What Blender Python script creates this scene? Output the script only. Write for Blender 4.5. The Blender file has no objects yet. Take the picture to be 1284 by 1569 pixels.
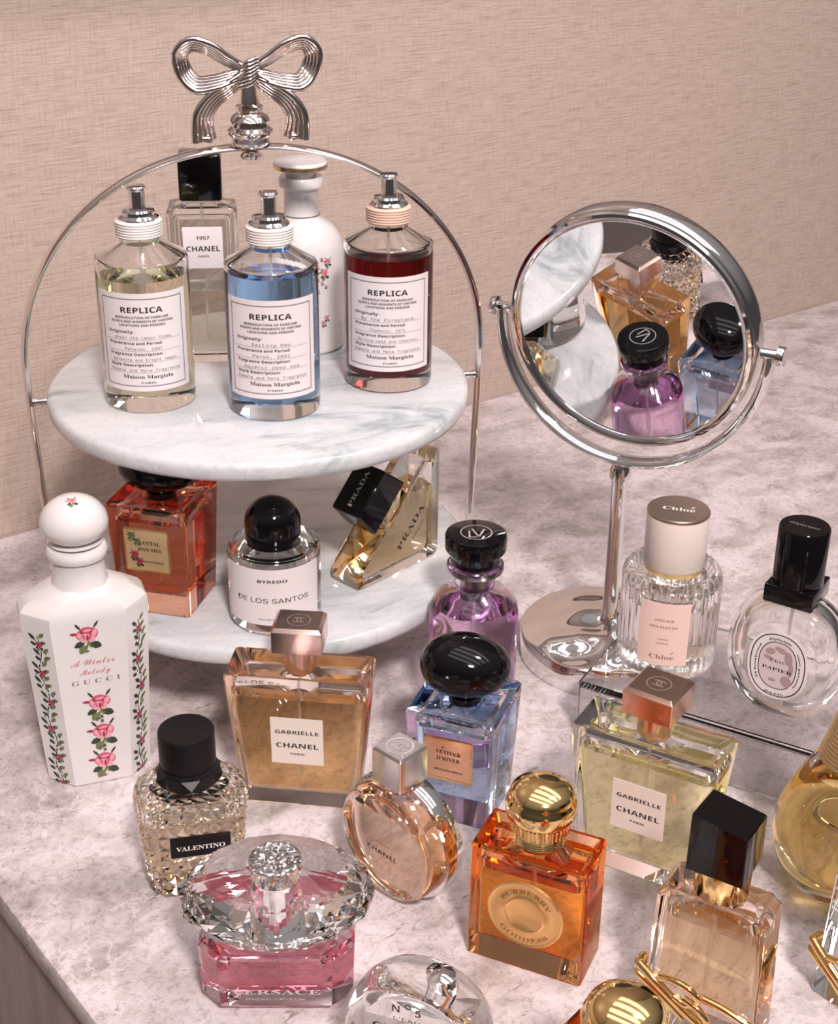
import bpy, bmesh, math, random, os
from mathutils import Matrix, Vector

random.seed(7)
S = 0.0115                      # one modelling unit in metres
PI = math.pi
C = bpy.context.scene.collection
sc = bpy.context.scene

# ------------------------------------------------------------------ camera
PITCH, ROLL = math.radians(26.15), math.radians(0.70)
cam_d = bpy.data.cameras.new('camera')
cam = bpy.data.objects.new('camera', cam_d)
C.objects.link(cam)
cam_d.sensor_fit = 'VERTICAL'
cam_d.sensor_height = 24.0
cam_d.lens = 24.0 * 2253 / 1569
cam_d.clip_start = 0.01
WA = math.radians(37.8)                       # the wall's bearing; the world's X axis is laid along the wall
G = Matrix.Rotation(-WA, 4, 'Z')
cam.matrix_world = G @ (Matrix.Translation((0, 0, 48 * S)) @ Matrix.Rotation(PI / 2 - PITCH, 4, 'X')
                    @ Matrix.Rotation(ROLL, 4, 'Z'))
sc.camera = cam

# ------------------------------------------------------------------ look and light
sc.view_settings.view_transform = 'Standard'
sc.view_settings.look = 'None'
sc.view_settings.gamma = 1.0
sc.view_settings.use_curve_mapping = False
sc.view_settings.exposure = 0.28
cy = sc.cycles
cy.max_bounces = 28
cy.transmission_bounces = 26
cy.glossy_bounces = 10
cy.diffuse_bounces = 4
cy.transparent_max_bounces = 32
cy.caustics_reflective = True
cy.caustics_refractive = True
cy.blur_glossy = 0.6
cy.sample_clamp_indirect = 0.0
cy.sample_clamp_direct = 0.0
cy.use_denoising = True

world = bpy.data.worlds.new('room_light')
sc.world = world
world.use_nodes = True
wn, wl = world.node_tree.nodes, world.node_tree.links
wn.clear()
w_out = wn.new('ShaderNodeOutputWorld')
w_bg = wn.new('ShaderNodeBackground')
w_tc = wn.new('ShaderNodeTexCoord')
w_sep = wn.new('ShaderNodeSeparateXYZ')
w_ramp = wn.new('ShaderNodeValToRGB')
wl.new(w_tc.outputs['Generated'], w_sep.inputs[0])
wl.new(w_sep.outputs['Z'], w_ramp.inputs['Fac'])
e = w_ramp.color_ramp.elements
e[0].position = 0.08; e[0].color = (0.10, 0.09, 0.09, 1)
e[1].position = 0.9; e[1].color = (0.62, 0.57, 0.56, 1)
wl.new(w_ramp.outputs['Color'], w_bg.inputs['Color'])
w_bg.inputs['Strength'].default_value = 0.50
wl.new(w_bg.outputs[0], w_out.inputs[0])


def area(name, loc, target, sx, sy, power, color, roll=0.0):
    d = bpy.data.lights.new(name, 'AREA')
    d.shape = 'RECTANGLE'
    d.size = sx * S; d.size_y = sy * S
    d.energy = power; d.color = color
    o = bpy.data.objects.new(name, d)
    C.objects.link(o)
    v = (Vector(target) - Vector(loc))
    q = v.to_track_quat('-Z', 'Y').to_matrix().to_4x4() @ Matrix.Rotation(roll, 4, 'Z')
    o.matrix_world = G @ Matrix.Translation(Vector(loc) * S) @ q
    return o


# ceiling downlight in front, a little to the right
area('key_and_fill_light', (39, -95, 178), (0, 66, 0), 26, 26, 64, (1.0, 0.915, 0.885))
# added fill with no lamp seen there, brightens the far wall's right side
area('key_and_fill_light', (72, 62, 175), (46, 128, 20), 24, 24, 9, (1.0, 0.90, 0.84))
# four strip lamps side by side in the ceiling overhead
ax = Vector((0.80, -0.60, 0)); sd = Vector((0.60, 0.80, 0))
for k in range(4):
    p = Vector((20, 54, 86)) + sd * (k - 1.5) * 23
    area('ceiling_strip_light', p, p - Vector((0, 0, 50)) , 84, 13, 0.75, (1.0, 0.915, 0.965), math.atan2(ax.y, ax.x))

# ------------------------------------------------------------------ materials
MATS = {}


def newmat(name):
    m = bpy.data.materials.new(name)
    m.use_nodes = True
    MATS[name] = m
    return m, m.node_tree.nodes, m.node_tree.links


def princ(name, col, rough=0.4, metal=0.0, coat=0.0, spec=0.5, emis=None):
    m, n, l = newmat(name)
    b = n['Principled BSDF']
    b.inputs['Base Color'].default_value = (*col, 1)
    b.inputs['Roughness'].default_value = rough
    b.inputs['Metallic'].default_value = metal
    b.inputs['Coat Weight'].default_value = coat
    b.inputs['Coat Roughness'].default_value = 0.05
    b.inputs['Specular IOR Level'].default_value = spec
    return m


def glassmat(name, col=(1, 1, 1), ior=1.45, rough=0.0):
    m, n, l = newmat(name)
    n.remove(n['Principled BSDF'])
    g = n.new('ShaderNodeBsdfGlass')
    g.inputs['Color'].default_value = (*col, 1)
    g.inputs['IOR'].default_value = ior
    g.inputs['Roughness'].default_value = rough
    l.new(g.outputs[0], n['Material Output'].inputs['Surface'])
    return m


def tintmat(name, col):
    """liquid seen through its wall: same index as the glass, so only its colour acts"""
    m, n, l = newmat(name)
    n.remove(n['Principled BSDF'])
    g = n.new('ShaderNodeBsdfTransparent')
    g.inputs['Color'].default_value = (*[c ** 0.5 for c in col], 1)
    l.new(g.outputs[0], n['Material Output'].inputs['Surface'])
    return m


glass = glassmat('clear_glass', (0.993, 0.992, 0.988))
glass_lilac = glassmat('lilac_glass', (0.98, 0.95, 0.985))
glass_amber = glassmat('amber_glass', (1.0, 0.80, 0.62))
glass_coral = glassmat('coral_glass', (1.0, 0.86, 0.80))
glass_peach = glassmat('peach_glass', (1.0, 0.965, 0.94))
glass_blue = glassmat('bluish_glass', (0.965, 0.98, 1.0))
glass_rose = glassmat('rose_glass', (1.0, 0.93, 0.945))
acrylic = glassmat('acrylic', (0.985, 0.985, 0.985), 1.45)
surf = glassmat('liquid_surface', (1, 1, 1), 1.33)
T = {
    'lemon': tintmat('lemon_water', (0.93, 0.92, 0.74)),
    'blue': tintmat('sea_blue_liquid', (0.34, 0.57, 0.9)),
    'red': tintmat('dark_red_liquid', (0.16, 0.008, 0.006)),
    'pale': tintmat('pale_liquid', (0.93, 0.91, 0.82)),
    'clear': tintmat('colourless_liquid', (0.95, 0.94, 0.93)),
    'coral': tintmat('coral_liquid', (0.95, 0.42, 0.27)),
    'amber': tintmat('amber_liquid', (1.0, 0.79, 0.44)),
    'yellow': tintmat('yellow_liquid', (0.98, 0.93, 0.60)),
    'peach': tintmat('peach_liquid', (1.0, 0.85, 0.70)),
    'honey': tintmat('honey_liquid', (0.96, 0.78, 0.46)),
    'straw': tintmat('straw_liquid', (0.95, 0.80, 0.56)),
    'cream': tintmat('cream_liquid', (0.97, 0.86, 0.68)),
    'lilac': tintmat('lilac_liquid', (0.88, 0.66, 0.85)),
    'skyblue': tintmat('pale_blue_liquid', (0.68, 0.82, 1.0)),
    'rose': tintmat('rose_liquid', (0.93, 0.47, 0.56)),
    'orange': tintmat('orange_liquid', (0.98, 0.56, 0.14)),
    'gold': tintmat('golden_liquid', (0.97, 0.74, 0.30)),
    'apricot': tintmat('apricot_liquid', (1.0, 0.86, 0.64)),
}
black = princ('gloss_black', (0.004, 0.003, 0.004), 0.05, spec=0.38)
satin_black = princ('satin_black', (0.008, 0.006, 0.007), 0.40, spec=0.28)
chrome = princ('chrome', (0.86, 0.84, 0.83), 0.05, 1.0)
silver = princ('brushed_silver', (0.80, 0.77, 0.75), 0.16, 1.0)
warm_silver = princ('warm_silver', (0.86, 0.78, 0.74), 0.09, 1.0)
gold = princ('polished_gold', (0.92, 0.66, 0.30), 0.10, 1.0)
princ('dark_gold', (0.42, 0.24, 0.07), 0.3, 0.8)
dull_gold = princ('satin_gold', (0.78, 0.58, 0.30), 0.28, 1.0)
champagne = princ('champagne_metal', (0.80, 0.61, 0.54), 0.26, 1.0)
copper = princ('copper_metal', (0.83, 0.55, 0.42), 0.24, 1.0)
gunmetal = princ('gunmetal', (0.22, 0.20, 0.20), 0.18, 1.0)
mirror_m = princ('mirror_silvering', (0.90, 0.89, 0.89), 0.0, 1.0)
porcelain = princ('white_porcelain', (0.73, 0.685, 0.68), 0.12, 0, 0.5)
paper = princ('paper_white', (0.80, 0.72, 0.73), 0.55)
paper_cream = princ('paper_cream', (0.80, 0.69, 0.62), 0.5)
paper_pink = princ('paper_pink', (0.86, 0.60, 0.54), 0.5)
pink_cap = princ('blush_plastic', (0.90, 0.77, 0.71), 0.30)
thread_white = princ('white_thread', (0.82, 0.76, 0.73), 0.7)
thread_tan = princ('tan_thread', (0.76, 0.52, 0.40), 0.7)
ink = princ('black_ink', (0.018, 0.014, 0.016), 0.5)
ink_grey = princ('grey_ink', (0.18, 0.155, 0.16), 0.6)
ink_brown = princ('brown_ink', (0.30, 0.15, 0.11), 0.5)
ink_pink = princ('rose_ink', (0.62, 0.22, 0.20), 0.5)
ink_lightgold = princ('pale_gold_ink', (0.40, 0.30, 0.27), 0.35, 0.5)
ink_white = princ('white_ink', (0.80, 0.74, 0.70), 0.5)
silver_print = princ('silver_print', (0.74, 0.70, 0.69), 0.3, 0.7)
petal_light = princ('petal_pale_pink', (0.80, 0.36, 0.42), 0.4)
petal_mid = princ('petal_pink', (0.62, 0.09, 0.17), 0.4)
petal_dark = princ('petal_crimson', (0.36, 0.02, 0.06), 0.4)
leaf_light = princ('leaf_olive', (0.16, 0.185, 0.075), 0.4)
leaf_dark = princ('leaf_dark', (0.035, 0.045, 0.03), 0.4)
stamp_brown = princ('stamp_mauve', (0.40, 0.29, 0.29), 0.5)

m, n, l = newmat('dip_tube_plastic')
mx = n.new('ShaderNodeMixShader'); tr = n.new('ShaderNodeBsdfTransparent')
l.new(tr.outputs[0], mx.inputs[1]); l.new(n['Principled BSDF'].outputs[0], mx.inputs[2])
n['Principled BSDF'].inputs['Base Color'].default_value = (0.85, 0.8, 0.78, 1)
mx.inputs[0].default_value = 0.35
l.new(mx.outputs[0], n['Material Output'].inputs['Surface'])
tubem = m


def noise(n, scale, detail=4, rough=0.55, dist=0.0):
    x = n.new('ShaderNodeTexNoise')
    x.inputs['Scale'].default_value = scale
    x.inputs['Detail'].default_value = detail
    x.inputs['Roughness'].default_value = rough
    x.inputs['Distortion'].default_value = dist
    return x


def ramp(n, stops):
    r = n.new('ShaderNodeValToRGB')
    el = r.color_ramp.elements
    while len(el) < len(stops):
        el.new(0.5)
    for q, (p, c) in zip(el, stops):
        q.position = p; q.color = (*c, 1)
    return r


def mixc(n, l, fac, a, b, mode='MIX'):
    x = n.new('ShaderNodeMix'); x.data_type = 'RGBA'; x.blend_type = mode
    for sock, v in ((x.inputs[0], fac), (x.inputs[6], a), (x.inputs[7], b)):
        if isinstance(v, (int, float)):
            sock.default_value = v
        elif isinstance(v, tuple):
            sock.default_value = (*v, 1)
        else:
            l.new(v, sock)
    return x.outputs[2]


def coords(n, l, scale, rot=(0, 0, 0)):
    tc = n.new('ShaderNodeTexCoord'); mp = n.new('ShaderNodeMapping')
    mp.inputs['Scale'].default_value = tuple(v / S for v in scale)
    mp.inputs['Rotation'].default_value = rot
    l.new(tc.outputs['Object'], mp.inputs[0])
    return mp.outputs[0]


# counter stone: pinkish grey with taupe clouds, pale veins and crackle
m, n, l = newmat('pink_grey_marble')
b = n['Principled BSDF']
co = coords(n, l, (1, 1, 1))
co2 = coords(n, l, (0.85, 1.15, 1), (0, 0, 0.5))
n1 = noise(n, 0.26, 10, 0.62, 0.5); l.new(co2, n1.inputs['Vector'])
r1 = ramp(n, [(0.32, (0.32, 0.275, 0.262)), (0.44, (0.46, 0.40, 0.395)), (0.55, (0.59, 0.52, 0.53)), (0.70, (0.64, 0.57, 0.595))])
l.new(n1.outputs['Fac'], r1.inputs['Fac'])
n2 = noise(n, 2.6, 9, 0.70, 0.7); l.new(co, n2.inputs['Vector'])
r2 = ramp(n, [(0.34, (0.68, 0.64, 0.63)), (0.48, (1, 1, 1)), (0.66, (1.12, 1.115, 1.115))])
l.new(n2.outputs['Fac'], r2.inputs['Fac'])
c1 = mixc(n, l, 1.0, r1.outputs[0], r2.outputs[0], 'MULTIPLY')
wob = noise(n, 0.55, 6, 0.65); l.new(co, wob.inputs['Vector'])
vs = n.new('ShaderNodeVectorMath'); vs.operation = 'MULTIPLY_ADD'
vs.inputs[1].default_value = (3.2, 3.2, 3.2)
l.new(wob.outputs['Color'], vs.inputs[0]); l.new(co, vs.inputs[2])
vo = n.new('ShaderNodeTexVoronoi'); vo.feature = 'DISTANCE_TO_EDGE'; vo.inputs['Scale'].default_value = 0.42
l.new(vs.outputs[0], vo.inputs['Vector'])
rv = ramp(n, [(0.0, (1, 1, 1)), (0.022, (0.35, 0.35, 0.35)), (0.06, (0, 0, 0))])
l.new(vo.outputs['Distance'], rv.inputs['Fac'])
vm = noise(n, 0.16, 4); l.new(co, vm.inputs['Vector'])
rvm = ramp(n, [(0.40, (0, 0, 0)), (0.62, (0.6, 0.6, 0.6))]); l.new(vm.outputs['Fac'], rvm.inputs['Fac'])
vf = mixc(n, l, 1.0, rv.outputs[0], rvm.outputs[0], 'MULTIPLY')
c2 = mixc(n, l, vf, c1, (0.80, 0.70, 0.70))
n3 = noise(n, 5.5, 6, 0.75, 0.6); l.new(co, n3.inputs['Vector'])
r3 = ramp(n, [(0.30, (0.60, 0.56, 0.55)), (0.42, (1, 1, 1)), (0.62, (1.06, 1.05, 1.05))]); l.new(n3.outputs['Fac'], r3.inputs['Fac'])
c3 = mixc(n, l, 0.85, c2, r3.outputs[0], 'MULTIPLY')
n4 = noise(n, 1.0, 3, 0.6, 0.8); l.new(coords(n, l, (0.8, 2.4, 1), (0, 0, 0.35)), n4.inputs['Vector'])
r4 = ramp(n, [(0.665, (1, 1, 1)), (0.72, (0.55, 0.50, 0.49))]); l.new(n4.outputs['Fac'], r4.inputs['Fac'])
c3 = mixc(n, l, 1.0, c3, r4.outputs[0], 'MULTIPLY')
l.new(c3, b.inputs['Base Color'])
b.inputs['Roughness'].default_value = 0.30
b.inputs['Specular IOR Level'].default_value = 0.35
counter_m = m

# white plate marble with grey-green clouds
m, n, l = newmat('white_marble')
b = n['Principled BSDF']
co = coords(n, l, (0.55, 1.6, 1), (0, 0, -0.35))
n1 = noise(n, 0.16, 7, 0.6, 1.6); l.new(co, n1.inputs['Vector'])
r1 = ramp(n, [(0.32, (0.33, 0.36, 0.38)), (0.42, (0.55, 0.57, 0.585)), (0.52, (0.635, 0.635, 0.65)), (0.72, (0.69, 0.68, 0.695))])
l.new(n1.outputs['Fac'], r1.inputs['Fac'])
n2 = noise(n, 0.5, 6, 0.6, 2.0); l.new(co, n2.inputs['Vector'])
r2 = ramp(n, [(0.46, (1, 1, 1)), (0.495, (0.86, 0.85, 0.85)), (0.53, (1, 1, 1))]); l.new(n2.outputs['Fac'], r2.inputs['Fac'])
l.new(mixc(n, l, 0.8, r1.outputs[0], r2.outputs[0], 'MULTIPLY'), b.inputs['Base Color'])
b.inputs['Roughness'].default_value = 0.12
b.inputs['Coat Weight'].default_value = 0.3
plate_m = m

# wall covering: woven linen look, threads run along the wall
m, n, l = newmat('linen_wallcovering')
b = n['Principled BSDF']
h1 = noise(n, 1.0, 5, 0.65); l.new(coords(n, l, (0.42, 1, 7.0)), h1.inputs['Vector'])
h2 = noise(n, 1.0, 4, 0.65); l.new(coords(n, l, (6.0, 1, 0.6)), h2.inputs['Vector'])
h3 = noise(n, 1.0, 5, 0.7); l.new(coords(n, l, (0.07, 1, 1.1)), h3.inputs['Vector'])
ra = ramp(n, [(0.33, (0.80, 0.77, 0.75)), (0.5, (1, 1, 1)), (0.68, (1.10, 1.10, 1.10))]); l.new(h1.outputs['Fac'], ra.inputs['Fac'])
rb = ramp(n, [(0.35, (0.90, 0.89, 0.88)), (0.5, (1, 1, 1)), (0.66, (1.05, 1.05, 1.05))]); l.new(h2.outputs['Fac'], rb.inputs['Fac'])
rc = ramp(n, [(0.35, (0.955, 0.945, 0.94)), (0.55, (1, 1, 1))]); l.new(h3.outputs['Fac'], rc.inputs['Fac'])
ca = mixc(n, l, 1.0, (0.485, 0.383, 0.33), ra.outputs[0], 'MULTIPLY')
cb = mixc(n, l, 1.0, ca, rb.outputs[0], 'MULTIPLY')
cc = mixc(n, l, 1.0, cb, rc.outputs[0], 'MULTIPLY')
l.new(cc, b.inputs['Base Color'])
b.inputs['Roughness'].default_value = 0.75
b.inputs['Specular IOR Level'].default_value = 0.2
bp = n.new('ShaderNodeBump'); bp.inputs['Strength'].default_value = 0.35; bp.inputs['Distance'].default_value = 0.15 * S
l.new(h1.outputs['Fac'], bp.inputs['Height']); l.new(bp.outputs[0], b.inputs['Normal'])
wall_m = m

# brown laminate for the side of the counter, and the floor
m, n, l = newmat('brown_grey_panel')
b = n['Principled BSDF']
h1 = noise(n, 1.0, 5, 0.6); l.new(coords(n, l, (0.9, 0.9, 0.05)), h1.inputs['Vector'])
ra = ramp(n, [(0.3, (0.20, 0.155, 0.14)), (0.7, (0.29, 0.235, 0.215))]); l.new(h1.outputs['Fac'], ra.inputs['Fac'])
l.new(ra.outputs[0], b.inputs['Base Color']); b.inputs['Roughness'].default_value = 0.45
panel_m = m
floor_m = princ('dark_floor', (0.16, 0.13, 0.12), 0.5)

# glittering stone chips, hammered chrome, ribbed gold
m, n, l = newmat('glitter_silver')
b = n['Principled BSDF']; b.inputs['Metallic'].default_value = 1; b.inputs['Roughness'].default_value = 0.22
b.inputs['Base Color'].default_value = (0.66, 0.65, 0.65, 1)
vo = n.new('ShaderNodeTexVoronoi'); vo.inputs['Scale'].default_value = 8.5 / S
tc = n.new('ShaderNodeTexCoord'); l.new(tc.outputs['Object'], vo.inputs['Vector'])
sb = n.new('ShaderNodeVectorMath'); sb.operation = 'SUBTRACT'; sb.inputs[1].default_value = (.5, .5, .5)
l.new(vo.outputs['Color'], sb.inputs[0])
ge = n.new('ShaderNodeNewGeometry')
ad = n.new('ShaderNodeVectorMath'); ad.operation = 'ADD'; l.new(sb.outputs[0], ad.inputs[0]); l.new(ge.outputs['Normal'], ad.inputs[1])
nr = n.new('ShaderNodeVectorMath'); nr.operation = 'NORMALIZE'; l.new(ad.outputs[0], nr.inputs[0])
l.new(nr.outputs[0], b.inputs['Normal'])
glitter = m


# ------------------------------------------------------------------ mesh helpers (all lengths in modelling units)
def rr(w, d, r, nc):
    """rounded rectangle, counter-clockwise; nc segments per corner (1 = chamfer)"""
    r = max(min(r, w / 2 - 1e-4, d / 2 - 1e-4), 1e-4)
    pts = []
    for k, (sx, sy) in enumerate(((1, 1), (-1, 1), (-1, -1), (1, -1))):
        cx, cy_ = sx * (w / 2 - r), sy * (d / 2 - r)
        for i in range(nc + 1):
            a = k * PI / 2 + i / nc * PI / 2
            pts.append((cx + r * math.cos(a), cy_ + r * math.sin(a)))
    return pts


def resample(pts, N):
    L = [0.0]
    P = pts + [pts[0]]
    for a, b_ in zip(P, P[1:]):
        L.append(L[-1] + math.dist(a, b_))
    out = []
    for k in range(N):
        t = L[-1] * k / N
        i = max(j for j in range(len(L) - 1) if L[j] <= t + 1e-12)
        f = (t - L[i]) / max(L[i + 1] - L[i], 1e-9)
        out.append((P[i][0] + f * (P[i + 1][0] - P[i][0]), P[i][1] + f * (P[i + 1][1] - P[i][1])))
    return out


def rings(bm, R, cap0=True, cap1=True, flip=False, mi=0, closed=True):
    """skin a list of rings of 3-D points; returns its faces with outward normals"""
    V = [[bm.verts.new(p) for p in ring] for ring in R]
    F = []
    N = len(R[0])
    for a, b_ in zip(V, V[1:]):
        for i in range(N if closed else N - 1):
            j = (i + 1) % N
            F.append(bm.faces.new((a[i], a[j], b_[j], b_[i])))
    if cap0: F.append(bm.faces.new(tuple(reversed(V[0]))))
    if cap1: F.append(bm.faces.new(tuple(V[-1])))
    for f in F: f.material_index = mi
    bmesh.ops.recalc_face_normals(bm, faces=F)
    if flip: bmesh.ops.reverse_faces(bm, faces=F)
    return F


def loft(bm, secs, nc=6, cap0=True, cap1=True, flip=False, mi=0):
    R = []
    for s in secs:
        z, w, d, r = s[:4]
        ox, oy = (s[4], s[5]) if len(s) > 4 else (0, 0)
        R.append([(x + ox, y + oy, z) for x, y in rr(w, d, r, nc)])
    return rings(bm, R, cap0, cap1, flip, mi)


def circ(z, r):
    return (z, 2 * r, 2 * r, r)


def lathe(bm, prof, n_=48, axis='Z', flip=False, mi=0, c=(0, 0, 0), rfun=None):
    """turn (r, z) pairs; axis 'Y' turns about the front-to-back axis"""
    V = []
    for r, z in prof:
        if r < 1e-5:
            V.append([bm.verts.new((c[0], c[1], c[2] + z) if axis == 'Z' else (c[0], c[1] + z, c[2]))])
            continue
        row = []
        for i in range(n_):
            a = 2 * PI * i / n_
            q = r * (rfun(a, z) if rfun else 1)
            row.append(bm.verts.new((c[0] + q * math.cos(a), c[1] + q * math.sin(a), c[2] + z) if axis == 'Z'
                                    else (c[0] + q * math.cos(a), c[1] + z, c[2] + q * math.sin(a))))
        V.append(row)
    F = []
    for a, b_ in zip(V, V[1:]):
        for i in range(n_):
            j = (i + 1) % n_
            if len(a) == 1 and len(b_) == 1: continue
            if len(a) == 1: F.append(bm.faces.new((a[0], b_[j], b_[i])))
            elif len(b_) == 1: F.append(bm.faces.new((a[i], a[j], b_[0])))
            else: F.append(bm.faces.new((a[i], a[j], b_[j], b_[i])))
    for f in F: f.material_index = mi
    bmesh.ops.recalc_face_normals(bm, faces=F)
    if flip: bmesh.ops.reverse_faces(bm, faces=F)
    return F


def box(bm, x0, x1, y0, y1, z0, z1, bev=0.06, nc=2, mi=0):
    w, d = x1 - x0, y1 - y0
    ox, oy = (x0 + x1) / 2, (y0 + y1) / 2
    k = bev * 0.3
    return loft(bm, [(z0, w - 2 * bev, d - 2 * bev, bev * .6, ox, oy), (z0 + k, w - .6 * bev, d - .6 * bev, bev, ox, oy), (z0 + bev, w, d, bev, ox, oy),
                     (z1 - bev, w, d, bev, ox, oy), (z1 - k, w - .6 * bev, d - .6 * bev, bev, ox, oy), (z1, w - 2 * bev, d - 2 * bev, bev * .6, ox, oy)], nc, mi=mi)


def tube(bm, pts, r, n_=10, closed=False, mi=0, ry=None, up=None):
    """round (or oval: r across, ry along 'up') bar along a polyline"""
    P = [Vector(p) for p in pts]
    R = []
    N = len(P)
    prev = None
    for i, p in enumerate(P):
        if closed: t = P[(i + 1) % N] - P[i - 1]
        else: t = P[min(i + 1, N - 1)] - P[max(i - 1, 0)]
        t.normalize()
        u = Vector(up) if up else (prev if prev is not None else (Vector((0, 0, 1)) if abs(t.z) < .9 else Vector((1, 0, 0))))
        u = (u - t * u.dot(t)).normalized()
        prev = u
        s = t.cross(u)
        rad = r[i] if isinstance(r, (list, tuple)) else r
        rb_ = ry if ry else rad
        R.append([tuple(p + u * rb_ * math.cos(2 * PI * k / n_) + s * rad * math.sin(2 * PI * k / n_)) for k in range(n_)])
    if closed: R.append(R[0])
    F = rings(bm, R, not closed, not closed, mi=mi)
    if closed: bmesh.ops.remove_doubles(bm, verts=bm.verts[:], dist=1e-5)
    return F


def poly(bm, pts, mi=0):
    f = bm.faces.new([bm.verts.new(p) for p in pts])
    f.material_index = mi
    return f


def obj(name, bm, mats, parent=None, ang=32, flat=False, xf=None):
    """link the bmesh as one object, in metres"""
    if xf is not None: bmesh.ops.transform(bm, matrix=xf, verts=bm.verts[:])
    bmesh.ops.scale(bm, vec=(S, S, S), verts=bm.verts[:])
    if not flat:
        lim = math.radians(ang)
        for f in bm.faces: f.smooth = True
        for ed in bm.edges:
            ed.smooth = len(ed.link_faces) != 2 or ed.calc_face_angle(0) < lim
    me = bpy.data.meshes.new(name)
    bm.to_mesh(me); bm.free()
    for mm in (mats if isinstance(mats, (list, tuple)) else [mats]): me.materials.append(mm)
    o = bpy.data.objects.new(name, me)
    C.objects.link(o)
    if parent: o.parent = parent
    return o


def B():
    return bmesh.new()


def thing(name, label, cat, loc, yaw=0.0, group=None):
    o = bpy.data.objects.new(name, None)
    o.empty_display_size = 0.01
    C.objects.link(o)
    o.location = (G @ Vector(loc)) * S
    o.rotation_euler = (0, 0, math.radians(yaw) - WA)
    o['label'] = label; o['category'] = cat
    if group: o['group'] = group
    return o


def structure(name, bm, mat):
    o = obj(name, bm, mat)
    o['kind'] = 'structure'
    return o


# ------------------------------------------------------------------ lettering
FONTS = {}
for key, fn in (('sans', 'Inter.woff2'), ('math', 'NotoSansMath-Regular.woff2'), ('mono', 'DejaVuSansMono.woff2')):
    try:
        FONTS[key] = bpy.data.fonts.load(os.path.join(bpy.utils.resource_path('LOCAL'), 'datafiles', 'fonts', fn))
    except Exception:
        FONTS[key] = None


def styled(s, style):
    if style in ('serif', 'script') and FONTS['math']:
        A, a = (0x1D400, 0x1D41A) if style == 'serif' else (0x1D4D0, 0x1D4EA)
        o = ''
        for ch in s:
            if 'A' <= ch <= 'Z': o += chr(A + ord(ch) - 65)
            elif 'a' <= ch <= 'z': o += chr(a + ord(ch) - 97)
            elif ch.isdigit() and style == 'serif': o += chr(0x1D7CE + int(ch))
            else: o += ch
        return o, FONTS['math']
    if style == 'bold' and FONTS['math']:
        o = ''
        for ch in s:
            if 'A' <= ch <= 'Z': o += chr(0x1D5D4 + ord(ch) - 65)
            elif 'a' <= ch <= 'z': o += chr(0x1D5EE + ord(ch) - 97)
            elif ch.isdigit(): o += chr(0x1D7EC + int(ch))
            else: o += ch
        return o, FONTS['math']
    if style == 'mono': return s, FONTS['mono']
    return s, FONTS['sans']


def glyphs(bm, s, size, place, style='sans', bold=0.0, align='CENTER', width=None, mi=0, track=1.0, depth=0.0):
    """add a line of text to bm; place(x, y) puts a text point in the thing's space"""
    if style == 'sans' and bold > 0.009: style = 'bold'
    body, font = styled(s, style)
    bold = 0.0
    cu = bpy.data.curves.new('line', 'FONT')
    cu.body = body; cu.size = size; cu.align_x = align; cu.space_character = track
    cu.resolution_u = 3; cu.offset = bold * size
    if font: cu.font = font
    o = bpy.data.objects.new('line', cu)
    C.objects.link(o)
    bpy.context.view_layer.update()
    me = bpy.data.meshes.new_from_object(o.evaluated_get(bpy.context.evaluated_depsgraph_get()))
    bpy.data.objects.remove(o); bpy.data.curves.remove(cu)
    co_ = [(v.co.x, v.co.y) for v in me.vertices]
    if not co_: return
    k = 1.0
    if width:
        x0 = min(p[0] for p in co_); x1 = max(p[0] for p in co_)
        k = width / max(x1 - x0, 1e-6)
    V = [bm.verts.new(place(x * k, y)) for x, y in co_]
    for p in me.polygons:
        try:
            f = bm.faces.new([V[i] for i in p.vertices]); f.material_index = mi
        except ValueError:
            pass
    bpy.data.meshes.remove(me)


def on_front(z0, y=0.0, x0=0.0, slope=0.0):
    """front plane of a box; slope = how much the face comes forward per unit of height"""
    return lambda x, v: (x0 + x, y - slope * (z0 + v), z0 + v)


def on_cyl(R, z0, a0=0.0):
    return lambda x, v: (R * math.sin(x / R + a0), -R * math.cos(x / R + a0), z0 + v)


def on_top(z, x0=0.0, y0=0.0):
    return lambda x, v: (x0 + x, y0 + v, z)


def arc_strip(bm, R, t, a0, a1, z0, z1, n_=24, mi=0):
    """curved label: a thin shell on a cylinder"""
    R_ = []
    for i in range(n_ + 1):
        a = a0 + (a1 - a0) * i / n_
        s, c = math.sin(a), math.cos(a)
        R_.append([(R * s, -R * c, z0), ((R + t) * s, -(R + t) * c, z0), ((R + t) * s, -(R + t) * c, z1), (R * s, -R * c, z1)])
    return rings(bm, R_, mi=mi)


def line_box(bm, place, x0, x1, y0, y1, w, n_=16):
    """rectangular printed rule"""
    for (a, b_, c_, d_) in ((x0, x1, y0, y0 + w), (x0, x1, y1 - w, y1), (x0, x0 + w, y0, y1), (x1 - w, x1, y0, y1)):
        k = n_ if (b_ - a) > w * 3 else 1
        for i in range(k):
            p, q = a + (b_ - a) * i / k, a + (b_ - a) * (i + 1) / k
            poly(bm, [place(p, c_), place(q, c_), place(q, d_), place(p, d_)])


def ring_print(bm, place, rx, ry, w, n_=48, mi=0, p=2.0):
    """printed oval outline"""
    def pt(a, k):
        c_, s_ = math.cos(a), math.sin(a)
        return (math.copysign(abs(c_) ** (2 / p), c_) * (rx + k), math.copysign(abs(s_) ** (2 / p), s_) * (ry + k))
    for i in range(n_):
        a, b_ = 2 * PI * i / n_, 2 * PI * (i + 1) / n_
        poly(bm, [place(*pt(a, -w / 2)), place(*pt(b_, -w / 2)), place(*pt(b_, w / 2)), place(*pt(a, w / 2))][::1], mi)


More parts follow.
